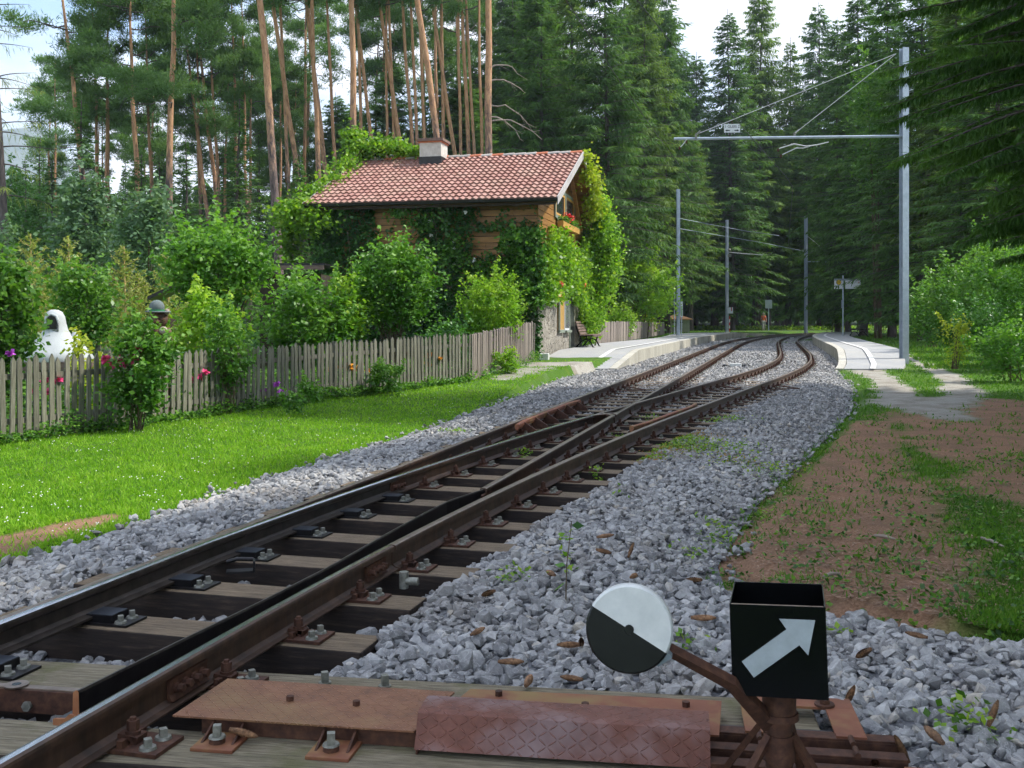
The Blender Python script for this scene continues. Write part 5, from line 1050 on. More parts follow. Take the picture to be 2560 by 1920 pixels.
for i,(xv,D,yt,kd,lab) in enumerate(SP):
    H=zat(yt,D)-.2; h0={'small':15}.get(kd,27 if kd=='bare' else 28); s=H/h0
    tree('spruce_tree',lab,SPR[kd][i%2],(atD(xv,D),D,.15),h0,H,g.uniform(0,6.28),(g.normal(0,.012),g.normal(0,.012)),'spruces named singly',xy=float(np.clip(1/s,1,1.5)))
n=0
for i in range(150):
    xv=g.uniform(-60,690) if i<42 else g.uniform(640,1100) if i<72 else g.uniform(1080,2300); D=g.uniform(74,100) if xv<1100 else g.uniform(108,140)
    if xv<700: H=g.uniform(11,16.5)
    elif xv<1100: H=g.uniform(15,22)
    else: H=g.uniform(24,31)
    if xv>1830: D=g.uniform(60,90); H=D*.33+g.uniform(-1,5)
    if 1080<xv<1470: D=g.uniform(80,112); H=D*.345+g.uniform(-1,6)
    if n>=125: break
    if 1476<xv<1536: H=g.uniform(20,24)
    if 1660<xv<1735: H=g.uniform(22,25)
    if 1480<xv<1830: D=g.uniform(114,140)
    kd='small' if H<17 else ('bare' if (xv>1450 and g.uniform()<.65) else 'dense'); h0={'small':15}.get(kd,27 if kd=='bare' else 28); n+=1; X_=atD(xv,D)
    if xv>1200 and D<102 and X_<fR(D)+10: continue
    lab,grp={0:('small dark spruce in the thicket behind the pines','dark spruce thicket on the left'),1:('dark spruce in the wood behind the house','spruces behind the house'),2:('dark spruce in the dense wood beyond the tracks','spruces beyond the tracks')}[0 if xv<700 else 1 if xv<1100 else 2]
    tree('spruce_tree',lab,SPR[kd][i%2],(atD(xv,D),D,.2),h0,H,g.uniform(0,6.28),(g.normal(0,.02),g.normal(0,.02)),grp,xy=float(np.clip(h0/H,1,1.6)))
# stems only visible in the dark interior
# near spruce whose boughs hang into the picture at the upper right
nr_=lambda f:np.interp(f,[0,.02,.15,.3,.5,1],[1.7,2.6,3.8,4.4,3.9,.2])
NS=spruce_meshes(95,21,nr_,2.9,680,560,.27,.014,.5,2.1,r0=.3,mat=needle_near)
tree('spruce_tree','big near spruce with dark boughs hanging in from the upper right edge',NS,(11.5,19.5,-.2),21,21,.4)
for (x,y,H,lab) in ((13.2,12.5,19,'a'),(11.8,8.3,18.5,'b'),(10.4,4.6,19,'a'),(14.5,1.5,22,'c'),(8.6,-.5,19,'d'),(15.5,15.8,19,'b')):  # unseen spruces, added and sized to cast shade over the foreground ballast
    tree('spruce_tree','unseen spruce beyond the right edge, added to shade the foreground',SPR['dense'][0 if lab in 'ac' else 1],(x,y,-.2),28,H,x,(0,0),'unseen spruces added for shade',xy=1.55)
# far wood closing the view
g=R_(80); P=[];D_=[];W=[];Rn=[]
for i in range(230):
    xv=g.uniform(-120,2400); D=g.uniform(145,185); H=(g.uniform(16,23) if xv<720 else g.uniform(14,24) if xv<1150 else g.uniform(20,30)); x0=atD(xv,D); n=520
    f=g.uniform(0,1,n)**1.3; a=g.uniform(0,2*PI,n); r=3.4*(1-f)**.8*g.uniform(.5,1,n); P.append(np.stack([x0+r*np.cos(a),D+r*np.sin(a),.9+H*(.03+.97*f)],1))
    d=unit(np.stack([np.cos(a),np.sin(a),-g.uniform(.3,1.2,n)],1)); D_.append(d*g.uniform(1.,2.,(n,1))); w=unit(np.cross(d,g.normal(size=(n,3)))); W.append(w*.28); Rn.append(g.uniform(0,.6,n))
m=MB(); diamonds(m,np.concatenate(P),np.concatenate(D_),np.concatenate(W),np.concatenate(Rn)); stuff(m.build('far_forest',needle_sp),'far dark conifer wood closing the view behind the trees','forest')
# mountain
m=MB(); xs2=np.linspace(-1500,700,60); prof_=np.array([np.interp(x,[-1500,-1100,-860,-790,-735,-690,-640,-560,-400,0,700],[190,240,285,288,284,262,222,170,120,60,30]) for x in xs2])+12*np.sin(xs2/31)+7*np.sin(xs2/13)
rows=[]
for k,(yy,f) in enumerate(((1000,0),(1250,.45),(1450,.85),(1560,1.),(1900,.6))): rows.append(np.stack([xs2*(yy/1560)**.3,np.full(60,yy)+25*np.sin(xs2/47+k),prof_*f+(6*np.sin(xs2/19+k*2))*(f>0)],1))
i=(np.arange(4)[:,None]*60+np.arange(59)[None]).ravel(); m.add(np.concatenate(rows),np.stack([i,i+1,i+61,i+60],1),0,None,True); struct(m.build('mountain',noisemat('mountain_wood_and_rock',[(.35,(.05,.08,.06)),(.6,(.12,.15,.13)),(.75,(.3,.3,.3))],.012,.95,bmp=0)))

# ---------------------------------------------------------------- shrubs
def shrub(name,label,xc,wpx,ytop,D,zb,n,ls,mat,seed,stems=10,egg=.5,low=.12,cat='shrub',clump=.2,dep=None,twigs=True,mat2=None,flat=.5,stemr=.014,group=None):
    g=R_(seed); w=wpx/.8641/2604*D; H=zat(ytop,D)-zb; x=atD(xc,D); t=thing(name,label,cat,(x,D,zb),0,group); dep=dep or w*.8
    nc=max(14,int(n/70)); q=unit(g.normal(size=(nc,3)))*g.uniform(.35,1,(nc,1))**.45; cz=H*(low+1)/2; hh=H*(1-low)/2
    wz=1-egg*.55*np.maximum(0,q[:,2])-.15*np.maximum(0,-q[:,2]); C=np.stack([q[:,0]*w/2*wz*.86,q[:,1]*dep/2*wz*.86,cz+q[:,2]*hh*.9],1)
    st=MB(); k=0
    for j in g.choice(nc,min(stems,nc),replace=False):
        c=C[j]; b0=np.array([g.normal(0,.07*w),g.normal(0,.05*w),0]); mid=(b0+c)/2+[(c[0]-b0[0])*-.15,0,.1*H]; t3=np.linspace(0,1,5)[:,None]; path=(1-t3)**2*b0+2*t3*(1-t3)*mid+t3**2*c; tube(st,path,np.linspace(stemr,.004,5),5)
    if stems: st.build('stems',twig,t)
    rc=g.uniform(.6,1.3,nc)*clump*(w*H)**.5; idx=g.integers(0,nc,n); P=C[idx]+g.normal(size=(n,3))*rc[idx][:,None]*[.5,.5,.42]
    if twigs: # a few shoots sticking out of the outline
        ns=int(nc*.5); 
        for j in g.choice(nc,ns):
            d=unit(np.array([q[j,0]+g.normal(0,.3),q[j,1],abs(q[j,2])+.7])); l=g.uniform(.6,1.5)*clump*(w*H)**.5; kk=int(14*l/ls/2)+4; s=g.uniform(0,1,kk)[:,None]; P=np.concatenate([P,C[j]+d*l*s*1.4+g.normal(0,ls*.35,(kk,3))])
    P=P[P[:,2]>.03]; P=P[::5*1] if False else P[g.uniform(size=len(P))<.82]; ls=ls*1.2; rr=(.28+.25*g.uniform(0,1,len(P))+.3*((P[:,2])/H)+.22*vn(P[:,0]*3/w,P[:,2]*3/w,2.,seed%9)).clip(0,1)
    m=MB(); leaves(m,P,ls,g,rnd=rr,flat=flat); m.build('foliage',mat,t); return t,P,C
shrub('shrub','dark leafy shrub cut by the left edge above the fence',8,128,538,15.5,-.25,5200,.085,leaf_mid,101,egg=.3)
shrub('sapling','slim young tree with yellowing lower leaves behind the oven',190,122,560,20.5,-.25,3800,.085,leaf_mid,102,egg=.4,low=.35)
shrub('shrub','yellow-tinged bush right in front of the white oven',178,100,728,16.2,-.28,800,.075,leaf_yellow,103,egg=.2)
shrub('shrub','sagging leafy bush leaning over the fence near the carved figure',296,146,684,14.6,-.28,4200,.07,leaf_mid,104,egg=.3,clump=.17)
shrub('shrub','tall arching parasol-shaped shrub with dense crown',472,236,500,19.8,-.25,8200,.085,leaf_mid,105,egg=.0,low=.56,stems=16,stemr=.03,clump=.17)
shrub('shrub','lime green leafy bush under the parasol-shaped shrub',445,160,636,18.2,-.25,4200,.085,leaf_bright,106,egg=.2)
shrub('shrub','thin many-stemmed shrub growing through the fence',488,106,634,17.2,-.28,3000,.06,leaf_mid,107,egg=.3,clump=.16)
shrub('shrub','broad rounded bright shrub left of the tall egg-shaped one',662,226,606,22.3,-.25,8200,.085,leaf_mid,108,egg=.3)
shrub('shrub','light green shoots between the round shrub and the egg-shaped shrub',745,110,596,22.6,-.25,2600,.08,leaf_bright,109,egg=.5)
shrub('shrub','tall egg-shaped shrub on many bare stems before the house',852,178,519,23.3,-.22,11500,.08,leaf_mid,110,egg=.45,low=.36,stems=30,stemr=.018,clump=.14)
shrub('shrub','yellow-green bush by the fence corner in front of the house',1062,136,583,28.,-.1,6400,.075,leaf_bright,111,egg=.45,low=.2,clump=.17)
shrub('shrub','dark low bush filling the gap behind the fence near the house',965,120,690,25.6,-.15,2600,.08,leaf_dark,112)
shrub('tree','dark green fruit tree between the house and the first mast',1374,186,553,60.5,.2,9500,.15,leaf_bright,113,egg=.25,low=.12,cat='tree',stems=14,stemr=.05)
shrub('shrub','reddish-tipped bush leaning over the back fence by the bench',1340,84,658,53,.2,2300,.11,leaf_bright,114,egg=.3)
shrub('shrub','yellowish low bush over the far end of the back fence',1392,60,672,65,.2,1200,.11,leaf_yellow,115,egg=.2)
shrub('shrub','low nettle clump in front of the fence below the round shrub',648,90,815,16.8,-.25,900,.05,leaf_mid,161,low=.0,stems=0)
shrub('shrub','leafy clump growing out through the fence below the egg-shaped shrub',838,84,775,20.4,-.22,1500,.055,leaf_mid,162,low=.0,stems=0)
shrub('shrub','bright weeds climbing the narrow-slatted fence near the house corner',1090,56,748,25.6,-.14,1100,.06,leaf_bright,163,low=.0,stems=0)
ash=lambda a,b_,lab,xc,wp,yt,D,mat,sd:shrub('young_tree',lab,xc,wp,yt,D,-.1,6200,.13,mat,sd,egg=.45,low=.15,cat='tree',stems=14,stemr=.03,clump=.13)
ash(0,0,'airy young willow-like tree, light green, left of the silver one',178,140,338,33,leaf_silver,116); ash(0,0,'silvery green young ash tree between the pine trunks',318,138,388,31,leaf_silver,117)
shrub('shrub','light green top of a shrub at the left edge behind the larch saplings',14,90,460,27,-.1,2200,.1,leaf_silver,118)
for k,(xc,yt) in enumerate(((66,505),(148,512),(268,532),(362,545),(300,590),(95,600))):
    D=24+.6*k; g=R_(120+k); H=zat(yt,D)+.2; t=thing('larch_sapling','sparse yellow-green larch sapling, %s from the left behind the garden'%ordn(k+1),'sapling',(atD(xc,D),D,-.2),0,'larch saplings behind the garden'); st=MB(); nd=MB(); tube(st,[(0,0,0),(.03,0,H*.5),(0,0,H)],[.035,.025,.012],5); P=[];Dd=[];W=[]
    for j in range(58):
        z=H*(.08+.9*j/58); a=j*2.4; l=(H-z)*.34+.14; l*=g.uniform(.8,1.2); tt=np.linspace(0,1,4)[:,None]; path=np.array([0,0,z])+tt*np.array([math.cos(a),math.sin(a),0])*l+[0,0,1]*(tt**1.5*l*.55); tube(st,path,np.linspace(.009,.005,4),4,0,False); n=int(34*l/.4)+4; s=g.uniform(.1,1,n)[:,None]; p=np.array([0,0,z])+s*np.array([math.cos(a),math.sin(a),0])*l+[0,0,1]*(s**1.5*l*.55); d=unit(g.normal(size=(n,3))+[0,0,.3]); P.append(p);Dd.append(d*.1);W.append(unit(np.cross(d,g.normal(size=(n,3))))*.017)
    P=np.concatenate(P); diamonds(nd,P,np.concatenate(Dd),np.concatenate(W),g.uniform(0,1,len(P))); st.build('stem',noisemat('larch_twig_bark',[(.3,(.36,.26,.1)),(.7,(.55,.43,.2))],9,.9,bmp=0) if k==0 else MT['larch_twig_bark'],t); nd.build('needles',needle_larch,t)
# right-hand shrubs
for k,(lab,xc,wp,yt,D,zb,n,ls,mt) in enumerate((('low leafy bush just right of the near mast',2010,120,598,44,.1,4200,.11,leaf_mid),('large sunlit shrub right of the near mast',2075,170,566,40,.05,7000,.11,leaf_mid),('tall spreading shrub near the right edge',2150,180,522,35,.0,8000,.1,leaf_mid),('tall shrub cut off by the right edge',2240,190,500,29,-.1,8000,.09,leaf_mid),('dark bush below the tall shrubs at the right',2150,170,640,31,-.1,4600,.085,leaf_dark),('weedy undergrowth in front of the right shrubs',2185,170,696,24.5,-.15,3800,.07,leaf_mid),('yellow-flowering tall weed before the right shrubs',2062,70,676,29,-.1,1100,.06,leaf_yellow),('fresh green bush far behind the right platform bench',1900,110,560,72,.1,4200,.15,leaf_mid),('low fresh bush at the forest edge behind the far mast',1800,70,640,92,.1,2000,.16,leaf_mid))):
    shrub('shrub',lab,xc,wp,yt,D,zb,n,ls,mt,130+k,egg=.25,low=.05)
bt=shrub('tree','slim yellow-green leafy tree showing behind the near mast',1890,110,130,64,.1,5200,.16,leaf_mid,145,egg=.3,low=.5,cat='tree',stems=4,stemr=.1,clump=.14)
shrub('tree','dark leafy tree in the low wood at the far left edge',40,120,350,52,.1,5000,.16,leaf_dark,146,egg=.3,low=.05,cat='tree'); shrub('tree','dark leafy tree behind the parasol-shaped shrub',430,150,470,40,.1,4000,.14,leaf_dark,147,egg=.3,low=.05,cat='tree')
# dead pale branches right of the chimney pine
m=MB(); g=R_(150)
for y0,x1,y1 in ((228,1140,265),(255,1130,300),(150,1120,160),(175,1135,205),(262,1175,300)):
    D=50; a=np.array(pt(1056,y0,D)); b_=np.array(pt(x1,y1,D)); t5=np.linspace(0,1,6)[:,None]; q=a*(1-t5)+b_*t5+np.array([0,0,1])*np.sin(t5*PI)*.35+g.normal(0,.05,(6,3)); tube(m,q,np.linspace(.05,.012,6),5)
    for j in range(4): s=q[g.integers(2,6)]; tube(m,[s,s+[g.uniform(.1,.6),0,-g.uniform(-.2,.5)]],[.012,.005],4)
tag(m.build('dead_branches',twig_pale),'bare pale dead branches reaching right from the stout orange pine','branches')

# ---------------------------------------------------------------- climbers on the house
def hv(P): P=np.asarray(P,float); c,s=math.cos(HR),math.sin(HR); return P
def climber(name,label,gens,mat,seed,ls=.1,blooms=None,stems=None,flat=.2,droop=.5):
    t=thing(name,label,'climbing plant',(H0[0],H0[1],0),HR); g=R_(seed); P=[]
    for kind,*a in gens:
        if kind=='wall':
            ax,u0,u1,z0,z1,n,off,thick,mask=a; u=g.uniform(u0,u1,n); z=g.uniform(z0,z1,n); k=mask(u,z)+.25*vn(u,z,2.2,seed%7)+.12*vn(u,z,6.,seed%5)>g.uniform(.35,.6,n); u,z=u[k],z[k]; bul=thick*(.45+.55*vn(u,z,1.6,3))+.03; o=off+np.abs(g.normal(0,1,len(u)))*np.maximum(bul,.02)*.6+np.maximum(bul,0)*.5
            P.append(np.stack([u,-o,z],1) if ax=='front' else np.stack([o,u,z],1))
        else:
            c,r,n=a; q=unit(g.normal(size=(n,3)))*g.uniform(0,1,(n,1))**.5; P.append(np.array(c)+q*np.array(r)*(1+.42*g.normal(size=(n,1))))
    P=np.concatenate(P); rr=(.45+.3*g.normal(size=len(P))*.6+.25*vn(P[:,0]+P[:,1],P[:,2],3.,2)).clip(0,1); m=MB(); leaves(m,P,ls,g,rnd=rr,flat=flat,droop=droop,aspect=.42); m.build('foliage',mat,t)
    st=MB()
    for path,r in (stems or []): tube(st,path,r,6)
    if stems: st.build('stem',twig,t)
    for c,mt in (blooms or []): q=MB(); leaves(q,np.array(c)+g.normal(0,.02,(24,3)),.055,g,aspect=.6); q.build('bloom',mt,t)
    return t
def fm_(u,z): # density on the long side
    d=1.1-.0*z; d=np.where(z>2.7,1.12-.42*(z-2.7),1.2); d=np.where(u<-5.3,1.1,d); d=np.where((u>-5.1)&(u<-3.6)&(z>3.0)&(z<4.7),d*.6,d); d=np.where((u>-3.8)&(u<-2.0),d+.35,d); d=np.where((u>-2.2)&(u<-.6)&(z>3.1)&(z<4.0),d*.4,d); return d
g=R_(5); ros=[((g.uniform(-4.6,-1.6),-.35-.1*g.uniform(),z),whitep) for z in (4.6,4.75,4.5,4.35,3.7,3.65,3.9,3.1,3.2,3.0)]
climber('climbing_rose','dark climber with white roses covering the shaded long wall of the house',[('wall','front',-7.0,.15,.05,4.95,26000,.06,.32,fm_)],leaf_dark,201,.11,blooms=ros+[((-2.9+.12*k,-.45,3.25+.08*k),whitep) for k in range(4)],stems=[([(-2.6,-.15,0),(-2.4,-.2,1.6),(-3.1,-.15,3),(-3.3,-.15,4.4)],.025),([(-5.6,-.15,0),(-5.9,-.2,2.),(-6.2,-.2,4.6)],.03)])
def gm_(u,z):
    top=np.interp(u,[0,.6,1.6,2.9,3.5,6.6,7.2,8.6],[3.2,3.9,4.35,4.1,4.05,3.6,4.3,4.6]); bot=np.interp(u,[-.3,0,2.9,3.2,5.2,5.4,6.5,7.3,8.6],[1.75,1.65,1.9,2.2,2.3,1.9,1.6,.6,.3]); return 1.25*(sstep(-.15,.2,top-z))*sstep(-.1,.25,z-bot)
climber('climbing_rose','lighter rambling rose sprays over the middle of the long house wall',[('blob',(-3.6,-.5,4.3),(.6,.22,.35),450),('blob',(-2.7,-.55,3.3),(.7,.22,.6),750),('blob',(-1.7,-.5,2.6),(.7,.25,.7),700),('blob',(-4.4,-.45,4.6),(.5,.2,.22),220)],leaf_mid,209,.1)
climber('ivy','sunlit yellow-green creeper hanging over the gable wall and corner',[('wall','gable',-.35,8.6,.25,4.6,21000,.05,.42,gm_)],leaf_bright,202,.12)
climber('ivy','darker creeper wrapped round the front corner of the house',[('wall','front',-1.6,.3,1.5,4.3,6500,.25,.35,lambda u,z:.9*sstep(-1.6,-.6,u)*sstep(1.3,2.0,z)*(1-sstep(3.7,4.4,z)))],leaf_mid,203,.12)
vp=[((.75,4.5,6.95),(.2,.3,.2),260),((.7,5.1,6.5),(.35,.4,.5),500),((.9,5.9,6.2),(.25,.5,.4),600),((.7,6.7,5.5),(.4,.5,.6),900),((.95,7.6,5.5),(.3,.6,.5),900),((.8,8.1,4.9),(.45,.6,.7),1500),((.9,9.0,4.5),(.5,.8,.85),3000),((.9,9.3,3.5),(.5,.8,.9),2900),((.7,9.1,2.6),(.45,.7,.8),2100),((.5,8.6,1.6),(.4,.6,.8),1500),((.35,8.2,.9),(.3,.45,.6),800)]
climber('climbing_vine','yellowing vine trailing down the rear verge from the ridge to the ground',[('blob',c,r,n) for c,r,n in vp[:4]],leaf_yellow,204,.12)
climber('climbing_vine','thick green vine mass below the rear verge beside the bench',[('blob',c,r,n) for c,r,n in vp[4:]],leaf_bright,205,.12,stems=[([(.5,8.6,.2),(.5,8.8,2.),(.6,9.0,3.6)],.03)])
wb=[((-7.75,-.5,4.75),(.75,.6,.4),1800),((-8.15,.1,4.3),(.55,.6,.5),1200),((-7.3,-.75,4.35),(.8,.35,.4),1200),((-7.7,.9,5.45),(.5,.7,.35),1000),((-7.6,2.1,6.0),(.5,.7,.35),1000),((-7.6,3.3,6.6),(.55,.6,.45),1200),((-7.45,4.2,7.35),(.5,.5,.5),1200),((-7.75,4.3,8.0),(.4,.4,.3),700),((-6.75,4.2,7.5),(.55,.5,.35),1000),((-6.0,4.2,7.45),(.5,.45,.35),800),((-5.4,4.2,7.3),(.35,.4,.2),350),((-8.2,-.1,3.6),(.35,.4,.5),450)]
climber('wisteria','bright wisteria tumbling over the left verge and ridge end of the roof',[('blob',c,r,n) for c,r,n in wb],leaf_bright,206,.13,stems=[([(-7.2,.3,0),(-7.3,.2,2.5),(-7.7,-.1,4.5),(-7.7,2.5,6.2),(-7.3,4.2,7.5)],.04)])
climber('creeper','dark creeper hanging at the left corner under the eave',[('blob',(-6.95,-.25,4.2),(.5,.35,.6),1500),('blob',(-6.9,-.3,3.1),(.45,.3,.8),1500),('blob',(-6.9,-.3,1.6),(.45,.3,.9),1500)],leaf_dark,207,.12)
climber('creeper','leafy tangle on top of the low shed left of the house',[('blob',(-8.5,-3,2.05),(.7,.5,.25),700)],leaf_yellow,208,.09)

# ---------------------------------------------------------------- grass, weeds and small things on the ground
def blades(m,P,h,w,g,lean=.45,rnd=None):
    n=len(P); d=np.stack([g.normal(0,lean,n),g.normal(0,lean,n),np.ones(n)],1); d=unit(d)*(h*g.uniform(.5,1.4,n))[:,None]; a=g.uniform(0,PI,n); s=np.stack([np.cos(a),np.sin(a),0*a],1)*(w*g.uniform(.7,1.4,n))[:,None]/2
    V=np.stack([P-s,P+s,P+d],1).reshape(-1,3); m.add(V,np.arange(3*n).reshape(-1,3),0,np.repeat(g.uniform(0,1,n) if rnd is None else rnd,3))
def frus(n,y0,y1,g,p=1.6,xl=-.53,xr=.53):
    y=(y0**(1-p)+(y1**(1-p)-y0**(1-p))*g.uniform(0,1,n))**(1/(1-p)); x=y*g.uniform(xl,xr,n); return x,y
g=R_(301); m=MB(); x,y=frus(360000,4.2,34,g,1.5,-.53,.15); fx=np.interp(y,[12.4,13.2,15.5,17.6,19.7,21.5,23.7,31],[-6.9,-6.46,-5.5,-4.55,-3.5,-2.3,-1.,.6])
g_,d_,f_=zones(x,y); cl=.45+.3*vn(x,y,3.,4)+.35*vn(x,y,.7,8)+.2*vn(x,y,9.,5); k=(x<bl(y)+.06*vn(x,y,5.))&(x>fx-.15)&(g.uniform(size=len(x))>g_*1.05)&(g.uniform(size=len(x))>d_*.93)&(y<30); x,y,cl=x[k],y[k],cl[k]; print('lawn',len(x))
hh=.03+.022*cl.clip(0,1)+.0006*y; blades(m,np.stack([x,y,gh(x,y)-.004],1),hh,.007+.0008*y,g,.7,rnd=(.25+.5*cl+.25*g.normal(size=len(x))).clip(0,1)); stuff(m.build('lawn_grass',grassm),'short bright lawn grass between picket fence and ballast','grass')
m=MB(); x,y=frus(2600,5,24,g,1.5,-.52,.1); k=(x<bl(y)-.1)&(vn(x,y,2.,9)>.1); x,y=x[k],y[k]; n=len(x); P=np.stack([x,y,gh(x,y)+.045],1); d=np.stack([np.ones(n),0*x,0*x],1)*.014; diamonds(m,P-d/2,d,np.tile([0,.004,.004],(n,1)),np.full(n,1.)); stuff(m.build('clover_flowers',whitep),'scattered white clover heads in the lawn','clover')
m=MB(); x,y=frus(330000,3.2,40,g,1.5,.12,.72); g_,d_,f_=zones(x,y); pn=vn(x,y,1.5,6)+.5*vn(x,y,5.,1); lim=np.where(d_>.35,.05+.13*pn,.75+.3*pn); k=(x>br(y)+.05*vn(x,y,5.)-.05)&(g.uniform(size=len(x))<lim)&(g.uniform(size=len(x))>g_*1.02)&~((x<np.interp(y,[29.8,34,46],[11.5,12.6,15.4]))&(y>29.8)); x,y,pn=x[k],y[k],pn[k]; print('right grass',len(x))
blades(m,np.stack([x,y,gh(x,y)-.004],1),.035+.025*pn.clip(0,1)+.001*y,.007+.0009*y,g,.7,rnd=(.4+.25*pn+.2*g.normal(size=len(x))).clip(0,1))
xx,yy=frus(120000,30,100,g,1.2,-.5,.5); k=(xx<inL(np.stack([xx,yy],1))[:,0]-.2)&(xx>3)|((xx>np.interp(yy,KRi[:,1],KRi[:,0])+2.6)); k&=~((xx>fL(yy)-2)&(xx<fR(yy)+2)); xx,yy=xx[k],yy[k]; blades(m,np.stack([xx,yy,gh(xx,yy)],1),.12,.05,g,.6); stuff(m.build('rough_grass',grass_sh),'patchy rough grass on the right verge and along the platforms','grass')
# broad-leaved weeds and moss patches
def tuft(m,x,y,r,h,n,g,ls=.035,z=None):
    P=np.stack([g.normal(x,r,n),g.normal(y,r,n),np.zeros(n)],1); P[:,2]=(bh(P[:,0],P[:,1]) if z is None else z)+.02+g.uniform(0,h,n); leaves(m,P,ls,g,flat=.7,droop=0)
m=MB()
for (a,b_,r,h,n) in ((1445,965,.22,.04,700),(1480,950,.16,.04,400),(1400,985,.12,.03,160),(1530,965,.3,.04,500),(1380,940,.1,.05,120),(1560,905,.2,.05,260),(1410,905,.12,.1,120),(1340,935,.15,.06,160),(1310,905,.1,.05,90),(1290,1020,.05,.18,60),(1135,985,.05,.2,80),(1150,950,.1,.05,60),(1225,1255,.03,.25,30),(1100,1260,.07,.06,40),(1500,1170,.06,.05,30),(1640,1090,.09,.06,60),(1555,1115,.08,.05,60),(1480,1390,.04,.06,20),(2075,1545,.06,.08,50),(2120,1580,.06,.06,30),(1800,1360,.05,.05,25),(1545,1140,.08,.06,60),(1340,1075,.03,.1,14),(1700,740,.5,.06,200),(1660,1000,.3,.04,300),(1240,1010,.1,.04,60),(690,855,.1,.05,50),(980,930,.1,.04,80)):
    x,y=at(a,b_,-.14); tuft(m,x,y,r,h,n,g)
stuff(m.build('weeds',leaf_bright),'small green and reddish weeds growing between stones and sleepers','weeds')
m=MB(); 
for (a,b_,r,h,n) in ((1440,970,.25,.05,500),(1500,940,.2,.04,260),(1395,990,.15,.04,160),(1600,990,.3,.03,200)): x,y=at(a,b_,-.14); tuft(m,x,y,r,h,n,g,.025)
stuff(m.build('stonecrop',leaf_autumn),'orange-red stonecrop spreading over the ballast beside the right rail','stonecrop')
m=MB(); g=R_(303); n=2600; x,y=frus(n,4.2,16,g,1.6,.1,.55); z_,d_,f_=zones(x,y); k=(x>br(y)+.1)&(g.uniform(size=n)<.75); x,y=x[k],y[k]
for a,b_ in zip(x[:420],y[:420]): tuft(m,a,b_,.045,.03,9,g,.035,float(gh(a,b_)))
stuff(m.build('ground_herbs',leaf_mid),'low broad-leaved herbs dotted over the reddish verge','herbs')
m=MB(); n=30000; x,y=frus(n,4.2,18,g,1.7,.12,.55); k=(x>br(y)+.02); x,y=x[k],y[k]; n=len(x); a=g.uniform(0,PI,n); l=g.uniform(.01,.06,n); d=np.stack([np.cos(a)*l,np.sin(a)*l,g.normal(0,.004,n)],1); diamonds(m,np.stack([x,y,gh(x,y)+.009],1),d,np.stack([-np.sin(a),np.cos(a),0*a],1)*(.0025+.004*g.uniform(0,1,(n,1))),g.uniform(0,1,n)); stuff(m.build('wood_chips',noisemat('wood_chip',[(.3,(.14,.08,.05)),(.7,(.42,.28,.19))],30,.9,bmp=0,rdamt=.4)),'reddish wood chips and bark litter on the verge','wood chips')
for k,(a,b_,c_,d_,lab) in enumerate(((1888,1160,1935,1168,'short grey stick lying on the reddish soil in the middle of the verge'),(1780,1250,1815,1243,'crooked stick on the soil above the arrow lantern'),(2120,1165,2170,1185,'thin stick lying in the grass near the right edge'))):
    p,q=at(a,b_,-.18),at(c_,d_,-.18); m=MB(); tube(m,[(p[0],p[1],-.17),((p[0]+q[0])/2,(p[1]+q[1])/2+.02,-.165),(q[0],q[1],-.17)],[.01,.012,.006],6); tag(m.build('stick',twig_pale),lab,'stick')
# nettles and herbs along the fence foot and in the garden
m=MB(); g=R_(305); s=g.uniform(0,1,900); fx_,fy_=np.interp(s,[0,1],[-6.9,-1.0]),None; fy_=np.interp(fx_,[-6.9,-6.46,-5.5,-4.55,-3.5,-2.3,-1.],[12.4,13.2,15.5,17.6,19.7,21.5,23.7])
for a,b_ in zip(fx_,fy_): 
    hgt=.1+.22*max(0,float(vn(np.array(a),np.array(b_),1.7,2))); tuft(m,a+.08,b_-.12,.07,hgt,9,g,.06,-.27+.14*float(sstep(17,23.7,b_)))
for s in np.linspace(0,1,90): tuft(m,-.9+1.55*s+.2,23.8+6.9*s,.09,.12+.25*abs(math.sin(s*9)),12,g,.06,-.13+.15*s)
stuff(m.build('fence_herbs',leaf_mid),'nettles and herbs along the foot of the picket fence','herbs')
m=MB(); n=5200; x=g.uniform(-11,-1,n); y=g.uniform(13,27,n); fb=np.interp(x,[-6.9,-6.46,-5.5,-4.55,-3.5,-2.3,-1.],[12.4,13.2,15.5,17.6,19.7,21.5,23.7]); k=y>fb+.25; k&=y<fb+5; x,y=x[k],y[k]
for a,b_ in zip(x[:1500],y[:1500]): tuft(m,a,b_,.12,.5,12,g,.08,-.22)
stuff(m.build('garden_plants',leaf_mid),'thick mixed garden plants growing behind the fence','garden plants')
